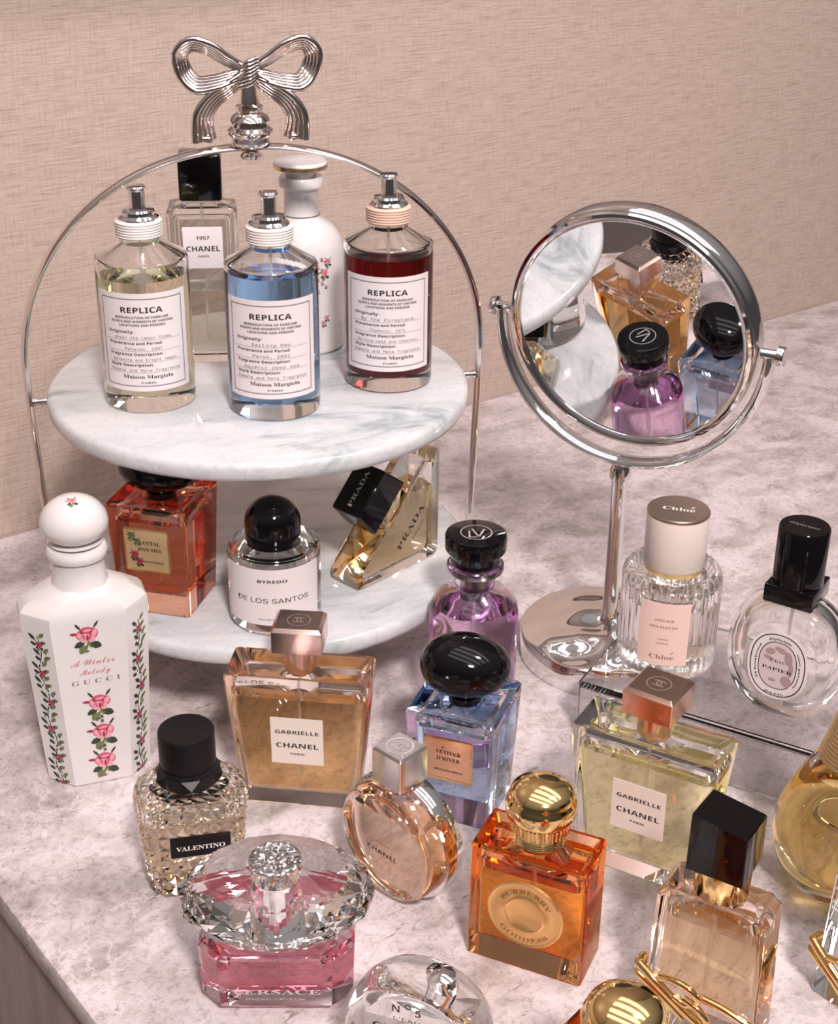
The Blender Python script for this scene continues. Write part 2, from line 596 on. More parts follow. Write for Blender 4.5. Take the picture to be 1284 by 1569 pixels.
def emblem_cc(bm, place, s, mi=0):
    """two interlocked back-to-back C arcs"""
    for sg in (1, -1):
        pts = [(sg * -0.32 * s + sg * 0.62 * s * -math.cos(math.radians(t)) * -1, 0.62 * s * math.sin(math.radians(t))) for t in range(-140, 141, 10)]
        for (x0, y0), (x1, y1) in zip(pts, pts[1:]):
            L = math.hypot(x1 - x0, y1 - y0); nx, ny = -(y1 - y0) / L * .11 * s, (x1 - x0) / L * .11 * s
            q = [(x0 + nx, y0 + ny), (x0 - nx, y0 - ny), (x1 - nx, y1 - ny), (x1 + nx, y1 + ny)]
            lift = .004 if sg < 0 else 0.0           # one C passes over the other
            poly(bm, [(lambda v: (v[0], v[1], v[2] + lift))(place(*p)) for p in q], mi)


# ------------------------------------------------------------------ glass vessels
def sec_at(secs, z):
    for a, b_ in zip(secs, secs[1:]):
        if a[0] <= z <= b_[0]:
            f = (z - a[0]) / max(b_[0] - a[0], 1e-9)
            return tuple(p + f * (q - p) for p, q in zip(a, b_))
    return secs[-1]


def vessel(t, outer, inner, level, liquid, gl=None, nc=8, ang=32, outer_fn=None):
    """thick glass body with a hollow, filled to 'level'; the hollow above it holds air"""
    bm = B()
    if outer_fn: outer_fn(bm)
    else: loft(bm, outer, nc)
    lv = sec_at(inner, level)
    loft(bm, [lv] + [s for s in inner if s[0] > level + 1e-4], nc, cap0=False, cap1=True, flip=True)
    body = obj('glass_body', bm, gl or glass, t, ang)
    bm = B()
    loft(bm, [s for s in inner if s[0] < level - 1e-4] + [lv], nc, cap1=False)
    n0 = len(bm.faces)
    f = poly(bm, [(x, y, level) for x, y in rr(lv[1], lv[2], lv[3], nc)], 1)
    bmesh.ops.remove_doubles(bm, verts=bm.verts[:], dist=1e-5)
    lq = obj('liquid', bm, [liquid, surf], t, ang)
    return body, lq


def dip(t, z0, z1, x=0.0, y=0.0, r=0.09):
    bm = B(); tube(bm, [(x, y, z0), (x, y, z1)], r, 8)
    return obj('dip_tube', bm, tubem, t)


# ================================================================== THE SETTING
UX, UY = math.cos(WA), math.sin(WA)
VX, VY = UY, -UX                              # away from the wall, towards the room


def uv(u, v, z=0.0):
    return (UX * u + VX * v, UY * u + VY * v, z)


WV = -91.6
bm = B()
box(bm, -160, 260, 0, 6, -80, 38, 0.2)
wl_ = structure('wall_back', bm, wall_m)
wl_.location = (0, -WV * S, 0)
bm = B(); box(bm, -160, 260, -2.5, 6, 38.1, 190, 0.2)  # added above the view so chrome and black caps reflect something dark
wu = structure('unseen_dark_panel', bm, panel_m)
wu.location = (0, -WV * S, 0)
bm = B(); box(bm, -300, 300, -300, 91.5, -84, -80, 0.2)
structure('floor', bm, floor_m)

# counter: stone top with a waterfall edge line, brown panelled body
ct = thing('display_counter', 'pinkish grey marble counter under all the perfume bottles, brown panelled side', 'counter', uv(18.1, WV + 0.12, -79.9), math.degrees(WA))
bm = B(); box(bm, 0, 190, -81, 0, 78.4, 79.9, 0.18, 3)
top = obj('stone_top', bm, counter_m, ct)
bm = B(); box(bm, 0.35, 189, -80, 0, 0, 78.4, 0.05)
obj('side_panel', bm, panel_m, ct)['label'] = 'brown grey panelled counter side'

# ================================================================== THE TIERED STAND
H1, H2 = 17.64, 7.0
st = thing('tiered_stand', 'two tier stand with white marble plates, silver arch and ribbon bow on top', 'display stand', (-9.2, 78.9, 0), 12.0)


def plate(name, r, z1, t_):
    bm = B()
    lathe(bm, [(0, z1 - t_), (r - .35, z1 - t_), (r - .12, z1 - t_ + .1), (r, z1 - t_ + .35), (r, z1 - .35), (r - .1, z1 - .1), (r - .35, z1), (0, z1)], 128)
    o = obj(name, bm, plate_m, st, 50)
    bm = B()
    tube(bm, [(r * .80 * math.cos(a * PI / 36), r * .80 * math.sin(a * PI / 36), z1 - t_ - .14) for a in range(72)], .14, 8, closed=True)
    obj('support_ring', bm, warm_silver, o)
    return o


up_ = plate('upper_plate', 11.95, H1, 1.1)
lo_ = plate('lower_plate', 12.25, H2, 1.1)

# arch: legs rise from the counter, round over the top
pts = [(-12.35, 0, 0.0), (-12.5, 0, 6), (-12.72, 0, 12), (-12.85, 0, 16)]
for k in range(0, 61):
    a = PI - PI * k / 60
    pts.append((12.9 * math.copysign(abs(math.cos(a)) ** .96, math.cos(a)), 0, 18.9 + 11.95 * abs(math.sin(a)) ** .96))
pts += [(12.85, 0, 16), (12.72, 0, 12), (12.5, 0, 6), (12.35, 0, 0)]
bm = B()
tube(bm, pts, .20, 10, ry=.52, up=(0, 1, 0))
arch = obj('arch_frame', bm, warm_silver, st, 50)
for z in (H1 - .55, H2 - .5):
    for sg in (-1, 1):
        bm = B()
        tube(bm, [(sg * 11.7, 0, z), (sg * 12.75, 0, z)], .20, 12)
        tube(bm, [(sg * 12.55, 0, z), (sg * 12.66, 0, z)], .28, 12)
        obj('plate_pin', bm, chrome, arch)

# finial under the bow
bm = B()
lathe(bm, [(0, 30.75), (.55, 30.75), (.9, 30.95), (1.05, 31.15), (.98, 31.35), (1.18, 31.55), (1.22, 31.75), (1.0, 31.95), (.98, 32.1), (1.08, 32.25), (.95, 32.5),
           (.66, 32.65), (.72, 32.85), (.72, 33.0), (.55, 33.1), (.52, 33.3), (.38, 33.9), (.30, 34.3), (0, 34.3)], 40)
lathe(bm, [(0, 30.2), (.5, 30.22), (.62, 30.4), (.4, 30.62), (0, 30.75)], 32)
obj('finial', bm, warm_silver, st, 40)


def ribbon(bm, path, width, axis, ribs=5, rad=.15):
    """flat ribbed band: parallel round ribs swept side by side"""
    P = [Vector(p) for p in path]
    N = len(P)
    for k in range(ribs):
        o = (k - (ribs - 1) / 2) / ((ribs - 1) / 2)
        q = []
        for i, p in enumerate(P):
            t = (P[min(i + 1, N - 1)] - P[max(i - 1, 0)]).normalized()
            nrm = Vector((t.z, 0, -t.x))
            wd = (nrm * axis[0] + Vector((0, 1, 0)) * axis[1]).normalized()
            w = width if not callable(width) else width(i / (N - 1))
            q.append(p + wd * o * w / 2)
        tube(bm, q, [rad * (.75 + .5 * (width(i / (N - 1)) / width(.5) if callable(width) else 1)) * .8 for i in range(N)], 8)


def spline(ctrl, m_=8):
    P = [Vector(c_) for c_ in ctrl]
    P = [P[0] * 2 - P[1]] + P + [P[-1] * 2 - P[-2]]
    out = []
    for i in range(1, len(P) - 2):
        for k in range(m_):
            t = k / m_
            a, b_, c_, d_ = P[i - 1], P[i], P[i + 1], P[i + 2]
            out.append(0.5 * ((2 * b_) + (c_ - a) * t + (2 * a - 5 * b_ + 4 * c_ - d_) * t * t + (3 * b_ - a - 3 * c_ + d_) * t ** 3))
    out.append(P[-2])
    return [tuple(v) for v in out]


ZB = 34.75
for sg in (-1, 1):
    path = spline([(sg * .25, 0, ZB + .15), (sg * 1.1, -.15, ZB + .62), (sg * 2.0, -.25, ZB + 1.22), (sg * 2.9, -.1, ZB + 1.42), (sg * 3.45, .15, ZB + .85),
                   (sg * 3.3, .2, ZB + .0), (sg * 2.7, -.05, ZB - .62), (sg * 1.8, -.15, ZB - .55), (sg * .9, -.1, ZB - .3), (sg * .25, 0, ZB - .12)])
    bm = B()
    ribbon(bm, path, lambda f: .42 + .45 * math.sin(PI * f), (sg * .75, .8), 5, .185)
    obj('bow_loop', bm, warm_silver, st, 60)
    path = spline([(sg * .25, -.1, ZB - .3), (sg * 1.1, -.2, ZB - .85), (sg * 1.95, -.25, ZB - 1.45), (sg * 2.45, -.2, ZB - 2.2), (sg * 2.5, -.1, ZB - 2.9), (sg * 2.45, 0, ZB - 3.5)])
    bm = B()
    ribbon(bm, path, lambda f: .50 + .62 * f, (sg * .9, .5), 5, .19)
    tube(bm, [(sg * 2.1, -.3, ZB - 3.42), (sg * 2.8, .2, ZB - 3.42)], .18, 8)
    obj('bow_tail', bm, warm_silver, st, 60)
bm = B()
for k in range(7):
    a = -0.9 + 1.8 * k / 6
    tube(bm, spline([(-.42 + .1 * math.sin(3 * a), -.28 - .1 * math.cos(a), ZB + a * .55 - .25), (0, -.55 - .12 * math.cos(a), ZB + a * .62), (.42, -.28 - .1 * math.cos(a), ZB + a * .5 + .2)], 5), .16, 8)
lathe(bm, [(0, ZB - .55), (.4, ZB - .4), (.5, ZB), (.4, ZB + .4), (0, ZB + .6)], 20)
obj('bow_knot', bm, warm_silver, st, 60)


# ================================================================== BOTTLES ON THE UPPER PLATE
def paper_bottle(loc, yaw, label, liquid, level, thread, typed, gl=glass):
    t = thing('perfume_bottle', label, 'perfume bottle', loc, yaw, 'round bottles with typed paper labels')
    outer = [circ(.01, 2.3), circ(.10, 2.42), circ(.3, 2.48), circ(7.95, 2.48), circ(8.08, 2.45), circ(8.2, 2.36), circ(8.95, 1.12), circ(9.05, 1.02), circ(9.45, 1.0)]
    inner = [circ(.85, 1.9), circ(.95, 2.15), circ(1.15, 2.26), circ(7.8, 2.26), circ(7.98, 2.2), circ(8.75, .92), circ(9.2, .8)]
    vessel(t, outer, inner, level, liquid, gl, 12)
    dip(t, 1.2, 9.2)
    bm = B()
    pr = [(1.0, 9.2), (1.2, 9.2)]
    for k in range(6):
        z = 9.2 + .14 * k
        pr += [(1.18, z + .01), (1.24, z + .05), (1.24, z + .10), (1.18, z + .135)]
    pr += [(1.0, 10.05), (0, 10.05)]
    lathe(bm, [(0, 9.2)] + pr, 48)
    obj('thread_collar', bm, thread, t, 60)
    bm = B()
    lathe(bm, [(0, 10.03), (1.06, 10.03), (1.08, 10.18), (.96, 10.3), (.88, 10.32), (.88, 10.5), (.8, 10.62), (.5, 10.66), (0, 10.66)], 48)
    sp = obj('spray_base', bm, chrome, t, 30)
    bm = B()
    lathe(bm, [(0, 10.6), (.42, 10.6), (.42, 11.55), (.5, 11.62), (.52, 11.72), (.46, 11.8), (0, 11.82)], 36)
    tube(bm, [(0, -.36, 11.3), (0, -.46, 11.3)], .12, 12)
    obj('spray_nozzle', bm, chrome, sp, 30)
    bm = B(); arc_strip(bm, 2.495, .025, -1.06, 1.06, 1.35, 6.75, 32)
    lb = obj('paper_label', bm, paper, t)
    bm = B()
    P = on_cyl(2.53, 0)
    line_box(bm, P, -2.36, 2.36, 1.62, 6.48, .05)
    obj('label_border', bm, ink_grey, lb)
    bm = B()
    rows = [('REPLICA', .62, 5.72, 'sans', .022, 2.25), ('REPRODUCTION OF FAMILIAR', .26, 5.40, 'sans', .03, 2.9), ('SCENTS AND MOMENTS OF VARYING', .26, 5.19, 'sans', .03, 3.4),
            ('LOCATIONS AND PERIODS', .26, 4.98, 'sans', .03, 2.5)]
    for s, z_, y, stl, bo, w in rows: glyphs(bm, s, z_, on_cyl(2.535, y), stl, bo, width=w)
    for s, y in (('Originally:', 4.60), ('Provenance and Period:', 3.97), ('Fragrance Description:', 3.36), ('Style Description:', 2.76)):
        glyphs(bm, s, .31, on_cyl(2.535, y, -1.95 / 2.53), 'sans', .022, 'LEFT', width=len(s) * .135)
    glyphs(bm, 'Maison Margiela', .42, on_cyl(2.535, 2.08, .06), 'serif', -.004, width=2.75)
    glyphs(bm, 'PARIS', .21, on_cyl(2.535, 1.79, .06), 'serif', 0, width=.8)
    obj('lettering', bm, ink, lb)
    bm = B()
    for s, y, w in zip(typed, (4.28, 3.66, 3.05, 2.46), (3.1, 2.0, 3.5, 3.9)):
        glyphs(bm, s, .29, on_cyl(2.535, y), 'mono', 0, width=min(w, len(s) * .19))
        for k in range(46):
            x = -2.1 + 4.2 * k / 46
            poly(bm, [on_cyl(2.534, y)(x + a, b_) for a, b_ in ((0, -.07), (.045, -.07), (.045, -.04), (0, -.04))])
    obj('typed_lettering', bm, ink_grey, lb)
    return t


paper_bottle((-14.89, 75.8, H1), 6, 'colourless round bottle with typed paper label, leftmost on the upper plate', T['lemon'], 7.25, thread_white,
             ('Under the Lemon Trees', 'Palermo, 1987', 'Relaxing and bright lemon', 'Female and Male fragrance'))
paper_bottle((-7.94, 74.9, H1), 3, 'blue liquid round bottle with typed paper label at the front of the upper plate', T['blue'], 7.75, thread_white,
             ('Sailing Day', 'Paros, 2001', 'Aquatic deep sea', 'Female and Male fragrance'))
paper_bottle((-1.86, 79.2, H1), 0, 'dark red liquid round bottle with typed paper label on the right of the upper plate', T['red'], 7.55, thread_tan,
             ('By the Fireplace', 'Chamonix, 1971', 'Burning wood and chestnut', 'Female and Male fragrance'))

# clear rectangular bottle with black cap, behind the lemon bottle
t = thing('perfume_bottle', 'clear rectangular bottle with tall black cap at the back left of the upper plate', 'perfume bottle', (-12.55, 82.6, H1), 6)
vessel(t, [(.01, 3.7, 2.3, .2), (.12, 3.9, 2.5, .28), (8.9, 3.95, 2.55, .28), (9.15, 3.7, 2.3, .3), (9.3, 2.2, 1.7, .4), (9.6, 1.9, 1.6, .4)],
       [(.95, 2.9, 1.6, .25), (1.1, 3.2, 1.8, .3), (8.5, 3.2, 1.85, .3), (8.7, 2.9, 1.6, .3)], 4.3, T['pale'], nc=6)
dip(t, 1.2, 9.2)
bm = B(); box(bm, -1.2, 1.2, -1.02, 1.02, 9.5, 12.1, .16, 4)
obj('cap', bm, black, t)
bm = B(); box(bm, -1.12, 1.12, -1.335, -1.285, 5.75, 8.15, .02, 1)
lb = obj('label', bm, paper, t)
bm = B()
for s, z, z_, bo, w in (('1957', 7.42, .42, .012, .75), ('CHANEL', 6.75, .62, .03, 1.9), ('PARIS', 6.4, .24, .02, .62)):
    glyphs(bm, s, z_, on_front(z, -1.342), 'sans', bo, width=w)
obj('lettering', bm, ink, lb)

# round white porcelain bottle behind the blue one
t = thing('porcelain_bottle', 'round white porcelain bottle with flat gold rimmed lid behind the blue bottle', 'perfume bottle', (-7.1, 85.0, H1), 0)
bm = B()
lathe(bm, [(0, .01), (2.3, .01), (2.45, .15), (2.47, .3), (2.47, 5.6), (2.42, 6.2), (2.2, 6.85), (1.8, 7.4), (1.35, 7.75), (1.1, 7.95), (1.02, 8.15), (1.0, 9.5), (1.1, 9.6), (1.28, 9.7), (1.3, 10.1),
           (1.2, 10.25), (.85, 10.25), (0, 10.25)], 56)
obj('body', bm, porcelain, t, 50)
bm = B(); tube(bm, [(1.06 * math.cos(k * PI / 24), 1.06 * math.sin(k * PI / 24), 8.02) for k in range(48)], .045, 6, closed=True)
obj('neck_ring', bm, ink_grey, t)
bm = B(); lathe(bm, [(0, 10.25), (.9, 10.25), (.95, 10.6), (1.5, 10.7), (1.56, 10.78), (1.56, 11.02), (1.45, 11.14), (.5, 11.22), (0, 11.22)], 48)
ld = obj('lid', bm, porcelain, t, 40)
bm = B(); lathe(bm, [(1.5, 10.74), (1.585, 10.76), (1.585, 10.96), (1.5, 11.0)], 48)
obj('gold_rim', bm, dull_gold, ld)


def flower(bm, place, x, y, s, lay=(0, 1, 2, 3, 4)):
    """painted rose: overlapping petals and leaves; lay = material slots (pale, mid, dark, light leaf, dark leaf)"""
    def blob(cx, cz, rx, rz, rot, mi, k, n_=12):
        ca, sa = math.cos(rot), math.sin(rot)
        pts = []
        for i in range(n_):
            a = 2 * PI * i / n_
            u, v = rx * math.cos(a), rz * math.sin(a)
            pts.append(place(x + s * (cx + u * ca - v * sa), y + s * (cz + u * sa + v * ca), k))
        poly(bm, pts, mi)
    def leaf(cx, cz, L, w, rot, mi, k):
        ca, sa = math.cos(rot), math.sin(rot)
        pts = []
        for u, v in ((0, 0), (.3, .42), (.6, .5), (.85, .28), (1, 0), (.85, -.28), (.6, -.5), (.3, -.42)):
            pts.append(place(x + s * (cx + L * u * ca - w * v * sa), y + s * (cz + L * u * sa + w * v * ca), k))
        poly(bm, pts, mi)
    leaf(-.1, -.45, .75, .42, math.radians(205), lay[4], 0); leaf(-.05, -.7, .7, .5, math.radians(232), lay[3], 1)
    leaf(.15, -.6, .75, .5, math.radians(-25), lay[4], 0); leaf(.1, -.5, .5, .3, math.radians(-62), lay[3], 0)
    leaf(-.3, .35, .62, .16, math.radians(125), lay[4], 0); leaf(.4, .4, .6, .15, math.radians(55), lay[4], 0); leaf(-.42, .1, .6, .2, math.radians(172), lay[2], 0)
    leaf(.1, -.35, .8, .12, math.radians(-105), lay[3], 0); leaf(.12, -1.1, .3, .1, math.radians(-160), lay[4], 0)
    blob(-.28, .02, .34, .36, .4, lay[1], 1); blob(.34, .06, .34, .38, -.4, lay[1], 1); blob(.0, .3, .42, .26, 0, lay[1], 1)
    blob(-.12, -.25, .3, .26, .3, lay[0], 2); blob(.22, -.24, .28, .26, -.3, lay[0], 2); blob(.46, .1, .15, .26, -.3, lay[0], 2); blob(-.42, .0, .13, .22, .3, lay[0], 2)
    blob(0, .14, .28, .2, 0, lay[2], 3); blob(.05, .3, .3, .08, .1, lay[0], 4); blob(-.05, .04, .22, .09, -.1, lay[0], 4); blob(.1, .12, .1, .09, 0, lay[1], 5)
    blob(-.18, -.12, .06, .2, .2, lay[1], 5); blob(.2, -.14, .06, .2, -.2, lay[1], 5); blob(.03, -.2, .07, .2, 0, lay[2], 5)


FLORAL = [petal_light, petal_mid, petal_dark, leaf_light, leaf_dark]
cylp = lambda a0, R0: (lambda x, y, k=0: ((R0 + .012 + .004 * k) * math.sin(a0 + x / R0), -(R0 + .012 + .004 * k) * math.cos(a0 + x / R0), y))
bm = B()
for a0, z, s in ((.34, 5.4, .42), (.62, 5.05, .36), (.30, 4.7, .3), (.72, 5.7, .3)):
    flower(bm, cylp(a0, 2.47), 0, z, s)
for k in range(9):
    flower(bm, cylp(.55 + .12 * math.sin(k * 2.1), 2.47), 0, 5.9 - .24 * k, .13)
for a0, z in ((.36, 1.55), (.58, 2.0), (.66, 2.3)):
    flower(bm, cylp(a0, 2.47), 0, z, .22)
obj('painted_flowers', bm, FLORAL, t)


# ================================================================== BOTTLES ON THE LOWER PLATE AND THE ONE LIKE THEM
def pebble(bm, a, b_, c_, z0, tilt=0.0, seed=0.0):
    """smooth river-stone stopper, narrower towards one end"""
    R = []
    nu, nv = 22, 40
    for i in range(1, nu):
        ph = -PI / 2 + PI * i / nu
        row = []
        for j in range(nv):
            th = 2 * PI * j / nv
            cp = math.copysign(abs(math.cos(ph)) ** .82, math.cos(ph))
            x = a * cp * math.copysign(abs(math.cos(th)) ** .92, math.cos(th)); y = b_ * cp * math.sin(th)
            z = c_ * math.sin(ph)
            y *= 1 + .10 * x / a; z *= 1 - .10 * x / a 
            row.append((x, y, z))
        R.append(row)
    rings(bm, R)
    bmesh.ops.rotate(bm, cent=(0, 0, 0), matrix=Matrix.Rotation(tilt, 3, 'Y'), verts=bm.verts[:])
    bmesh.ops.translate(bm, vec=(0, 0, z0), verts=bm.verts[:])


def stone_bottle(loc, yaw, label, liquid, gl, lines, level, plate_mat, cap_yaw, tilt, leaves=False, thick=1.5):
    t = thing('perfume_bottle', label, 'perfume bottle', loc, yaw, 'square bottles with black pebble stoppers')
    w0, w1, h = 4.15, 4.72, 6.55
    vessel(t, [(.01, w0 - .2, w0 - .2, .15), (.1, w0, w0, .2), (h - .12, w1, w1, .2), (h, w1 - .15, w1 - .15, .2), (h - .02, w1 - .6, w1 - .6, .2), (h - .22, w1 - 1.4, w1 - 1.4, .8), (h - .2, 1.4, 1.4, .7), (h + .3, 1.3, 1.3, .65)],
           [(1.25, w0 - 1.3, w0 - 1.3, .25), (1.4, w0 - .9, w0 - .9, .3), (h - .75, w1 - .85, w1 - .85, .35), (h - .5, w1 - 1.3, w1 - 1.3, .5)], level, liquid, gl, 6)
    dip(t, 1.5, h)
    bm = B(); lathe(bm, [(0, h - .25), (.82, h - .25), (.82, h + .15), (.7, h + .2), (.7, h + .55), (0, h + .55)], 36)
    obj('neck_collar', bm, black, t)
    bm = B(); pebble(bm, 2.32, 1.9, thick, h + .32 + thick, tilt, .7)
    cp = obj('pebble_stopper', bm, black, t, 80)
    cp.rotation_euler = (0, 0, math.radians(cap_yaw))
    sl = (w1 - w0) / 2 / h
    P0 = lambda y: (lambda x, z, k=0: (x, -(w0 / 2 + sl * z) - y - .003 * k, z))
    bm = B()
    za, zb, wl2 = 2.75, 5.35, 1.3
    R_ = [[P0(-.02)(x, z) for x, z in ((-wl2, za), (wl2, za), (wl2, zb), (-wl2, zb))], [P0(.07)(x, z) for x, z in ((-wl2, za), (wl2, za), (wl2, zb), (-wl2, zb))]]
    rings(bm, R_)
    lb = obj('metal_label', bm, plate_mat, t)
    bm = B()
    Q = P0(.085)
    for (xa, xb, z0, z1) in ((-wl2, wl2, za, za + .09), (-wl2, wl2, zb - .09, zb), (-wl2, -wl2 + .09, za, zb), (wl2 - .09, wl2, za, zb)):
        rings(bm, [[P0(.06)(x, z) for x, z in ((xa, z0), (xb, z0), (xb, z1), (xa, z1))], [P0(.11)(x, z) for x, z in ((xa, z0), (xb, z0), (xb, z1), (xa, z1))]])
    obj('label_rim', bm, gold, lb)
    bm = B()
    for s, z, z_, w, stl in lines:
        glyphs(bm, s, z_, lambda x, v, z=z: Q(x + (.15 if leaves else 0), z + v), stl, 0, width=w)
    if not leaves: poly(bm, [Q(x, z) for x, z in ((-.36, 4.74), (-.31, 4.73), (-.22, 4.81), (-.29, 4.83))])
    obj('lettering', bm, ink, lb)
    if leaves:
        bm = B()
        flower(bm, Q, -.85, 4.9, .32, (3, 4, 4, 3, 4)); flower(bm, Q, -.55, 4.6, .26, (3, 4, 4, 3, 4)); flower(bm, Q, -.75, 3.75, .34, (2, 2, 2, 4, 4)); flower(bm, Q, -.5, 3.35, .3, (2, 2, 4, 4, 4))
        obj('printed_leaves', bm, FLORAL, lb)
    return t


coral_plate = princ('gold_label_metal', (0.80, 0.62, 0.36), 0.34, 0.75)
rose_plate = princ('rosegold_label_metal', (0.92, 0.60, 0.42), 0.24, 0.9)
stone_bottle((-14.05, 72.35, H2), -14, 'square coral liquid bottle with black pebble stopper and gold label under the upper plate', T['coral'], glass_coral,
             (('SANTAL', 4.42, .46, 1.25, 'serif'), ('DAN SHA', 4.02, .44, 1.35, 'serif'), ('ARMANI/PRIVE', 3.3, .26, 1.45, 'serif')), 5.55, coral_plate, 4, .02, True, 1.12)
stone_bottle((2.45, 63.3, 0), -21, 'square pale blue bottle with large black pebble stopper and copper label on the counter', T['skyblue'], glass_blue,
             (("VETIVER", 4.38, .46, 1.35, 'serif'), ("D'HIVER", 3.98, .44, 1.25, 'serif'), ('ARMANI/PRIVE', 3.3, .26, 1.6, 'serif')), 5.55, rose_plate, 22, .06)

# low round bottle with black dome
t = thing('perfume_bottle', 'low round clear bottle with black dome cap at the front of the lower plate', 'perfume bottle', (-7.84, 70.5, H2), 3)
vessel(t, [circ(.01, 2.3), circ(.1, 2.42), circ(.35, 2.52), circ(4.25, 2.52), circ(4.5, 2.45), circ(4.62, 2.28), circ(4.62, 1.5), circ(4.75, 1.3), circ(5.0, 1.25)],
       [circ(.8, 1.8), circ(.9, 2.05), circ(1.1, 2.18), circ(4.0, 2.18), circ(4.2, 2.0), circ(4.25, 1.2)], 3.7, T['clear'], glass, 12)
bm = B()
lathe(bm, [(0, 4.66), (1.48, 4.66), (1.53, 4.75), (1.53, 5.75)] + [(1.53 * math.cos(a * PI / 28), 5.75 + 1.42 * math.sin(a * PI / 28)) for a in range(1, 14)] + [(0, 7.17)], 56)
obj('dome_cap', bm, black, t, 50)
bm = B(); arc_strip(bm, 2.535, .02, -1.15, 1.15, .75, 4.1, 36)
lb = obj('paper_label', bm, paper, t)
bm = B()
glyphs(bm, 'BYREDO', .36, on_cyl(2.565, 3.32), 'sans', .01, width=1.62)
glyphs(bm, 'DE LOS SANTOS', .56, on_cyl(2.565, 2.1), 'sans', 0, width=4.15)
glyphs(bm, 'EAU DE PARFUM', .2, on_cyl(2.565, 1.05), 'sans', .006, width=1.6)
obj('lettering', bm, ink, lb)

# triangular bottle lying on its side edge
t = thing('triangular_perfume_bottle', 'triangular pale gold bottle with slanting black prism cap on the lower plate', 'perfume bottle', (-3.35, 72.95, H2), 47)


def prism(bm, P, y0, y1, ins, flip=False, mi=0):
    cx = sum(p[0] for p in P) / len(P); cz = sum(p[1] for p in P) / len(P)
    sh = lambda k: [(cx + (x - cx) * k, cz + (z - cz) * k) for x, z in P]
    R_ = []
    for y, k in ((y0, 1 - ins), (y0 + ins * 2.2, 1), (y1 - ins * 2.2, 1), (y1, 1 - ins)):
        R_.append([(x, y, z) for x, z in sh(k)])
    return rings(bm, R_, flip=flip, mi=mi)


def rounded(P, r, n_=5):
    out = []
    N = len(P)
    for i in range(N):
        a, b_, c_ = Vector(P[i - 1]), Vector(P[i]), Vector(P[(i + 1) % N])
        u = (a - b_).normalized(); v = (c_ - b_).normalized()
        q = min(r, (a - b_).length * .45, (c_ - b_).length * .45)
        for k in range(n_ + 1):
            s = k / n_
            p = b_ + u * q * (1 - s) ** 2 + v * q * s ** 2
            out.append((p.x, p.y))
    return out


TRI = [(0, .02), (6.75, .02), (6.75, 6.9), (5.9, 7.15), (0, .95)]
outerP = rounded(TRI, .55)
bm = B()
prism(bm, outerP, 0, 2.35, .07)
# hollow above the liquid (tilted fill: the liquid lies level)
INN = [(.95, .75), (6.15, .75), (6.15, 6.1), (5.75, 6.25), (.95, 1.2)]
LV = 4.7
xh = .95 + (LV - 1.2) / (6.25 - 1.2) * (5.75 - .95)
air = [(xh, LV), (6.15, LV), (6.15, 6.1), (5.75, 6.25)]
liq = [(.95, .75), (6.15, .75), (6.15, LV), (xh, LV), (.95, 1.2)]
R_ = [[(x, y, z) for x, z in air] for y in (.38, 1.97)]
V0 = rings(bm, R_, flip=True)
bmesh.ops.delete(bm, geom=[f for f in V0 if all(abs(v.co.z - LV) < 1e-4 for v in f.verts)], context='FACES_ONLY')
obj('glass_body', bm, glass, t, 30)
bm = B()
F = rings(bm, [[(x, y, z) for x, z in liq] for y in (.38, 1.97)])
for f in F:
    if all(abs(v.co.z - LV) < 1e-4 for v in f.verts): f.material_index = 1
obj('liquid', bm, [T['straw'], surf], t)
# cut facets on the front lower corner
hx = Vector((.69, 0, .724)); hn = Vector((-.724, 0, .69))
M0 = Matrix(((hx.x, 0, hn.x, 0), (0, 1, 0, 0), (hx.z, 0, hn.z, 0), (0, 0, 0, 1)))
mid = Vector((2.95, 1.17, 4.05))
XF = Matrix.Translation(mid) @ M0
bm = B(); box(bm, -.75, .75, -.6, .6, -.75, .75, .1)
obj('neck_collar', bm, silver, t, xf=XF)
bm = B()
loft(bm, [(.55, 3.3, 2.15, .12), (.62, 3.45, 2.3, .14), (2.45, 3.05, 2.2, .14), (2.52, 2.9, 2.05, .12)], 3)
cp = obj('prism_cap', bm, black, t, xf=XF)
bm = B(); glyphs(bm, 'PRADA', .62, on_top(2.535, 0, -.2), 'serif', 0, width=2.3)
obj('cap_lettering', bm, ink_white, cp, xf=XF)
bm = B()
XT = Matrix.Translation((4.35, -.015, 2.55)) @ M0
glyphs(bm, 'PRADA', .85, lambda x, v: (x, 0, v), 'serif', 0, width=3.0)
glyphs(bm, 'PARADOXE', .26, lambda x, v: (x + .2, 0, v - .55), 'sans', 0, width=1.3)
obj('lettering', bm, ink, t, xf=XT)


# ================================================================== BOTTLES ON THE COUNTER
# white octagonal porcelain bottle with painted roses
t = thing('porcelain_bottle', 'tall white octagonal porcelain bottle painted with pink roses, far left on the counter', 'perfume bottle', (-17.35, 66.1, 0), 20)
bm = B()
W0, W1 = 5.45, 6.5
loft(bm, [(.01, W0 - .12, 3.5, 1.2), (.08, W0, 3.6, 1.22), (10.1, W1, 4.15, 1.32), (10.45, W1 - .1, 4.1, 1.32), (10.75, W1 - .55, 3.85, 1.3), (11.15, W1 - 1.9, 3.4, 1.15), (11.45, 3.2, 2.95, .9), (11.55, 2.6, 2.6, .75)], 1)
obj('body', bm, porcelain, t, 24)
bm = B()
lathe(bm, [(0, 11.2), (1.5, 11.35), (1.46, 11.5), (1.36, 11.62), (1.34, 12.8), (1.36, 12.9), (1.5, 12.98), (1.55, 13.15), (1.55, 13.35), (1.46, 13.5), (1.2, 13.58), (0, 13.58)], 48)
obj('neck', bm, porcelain, t, 40)
bm = B()
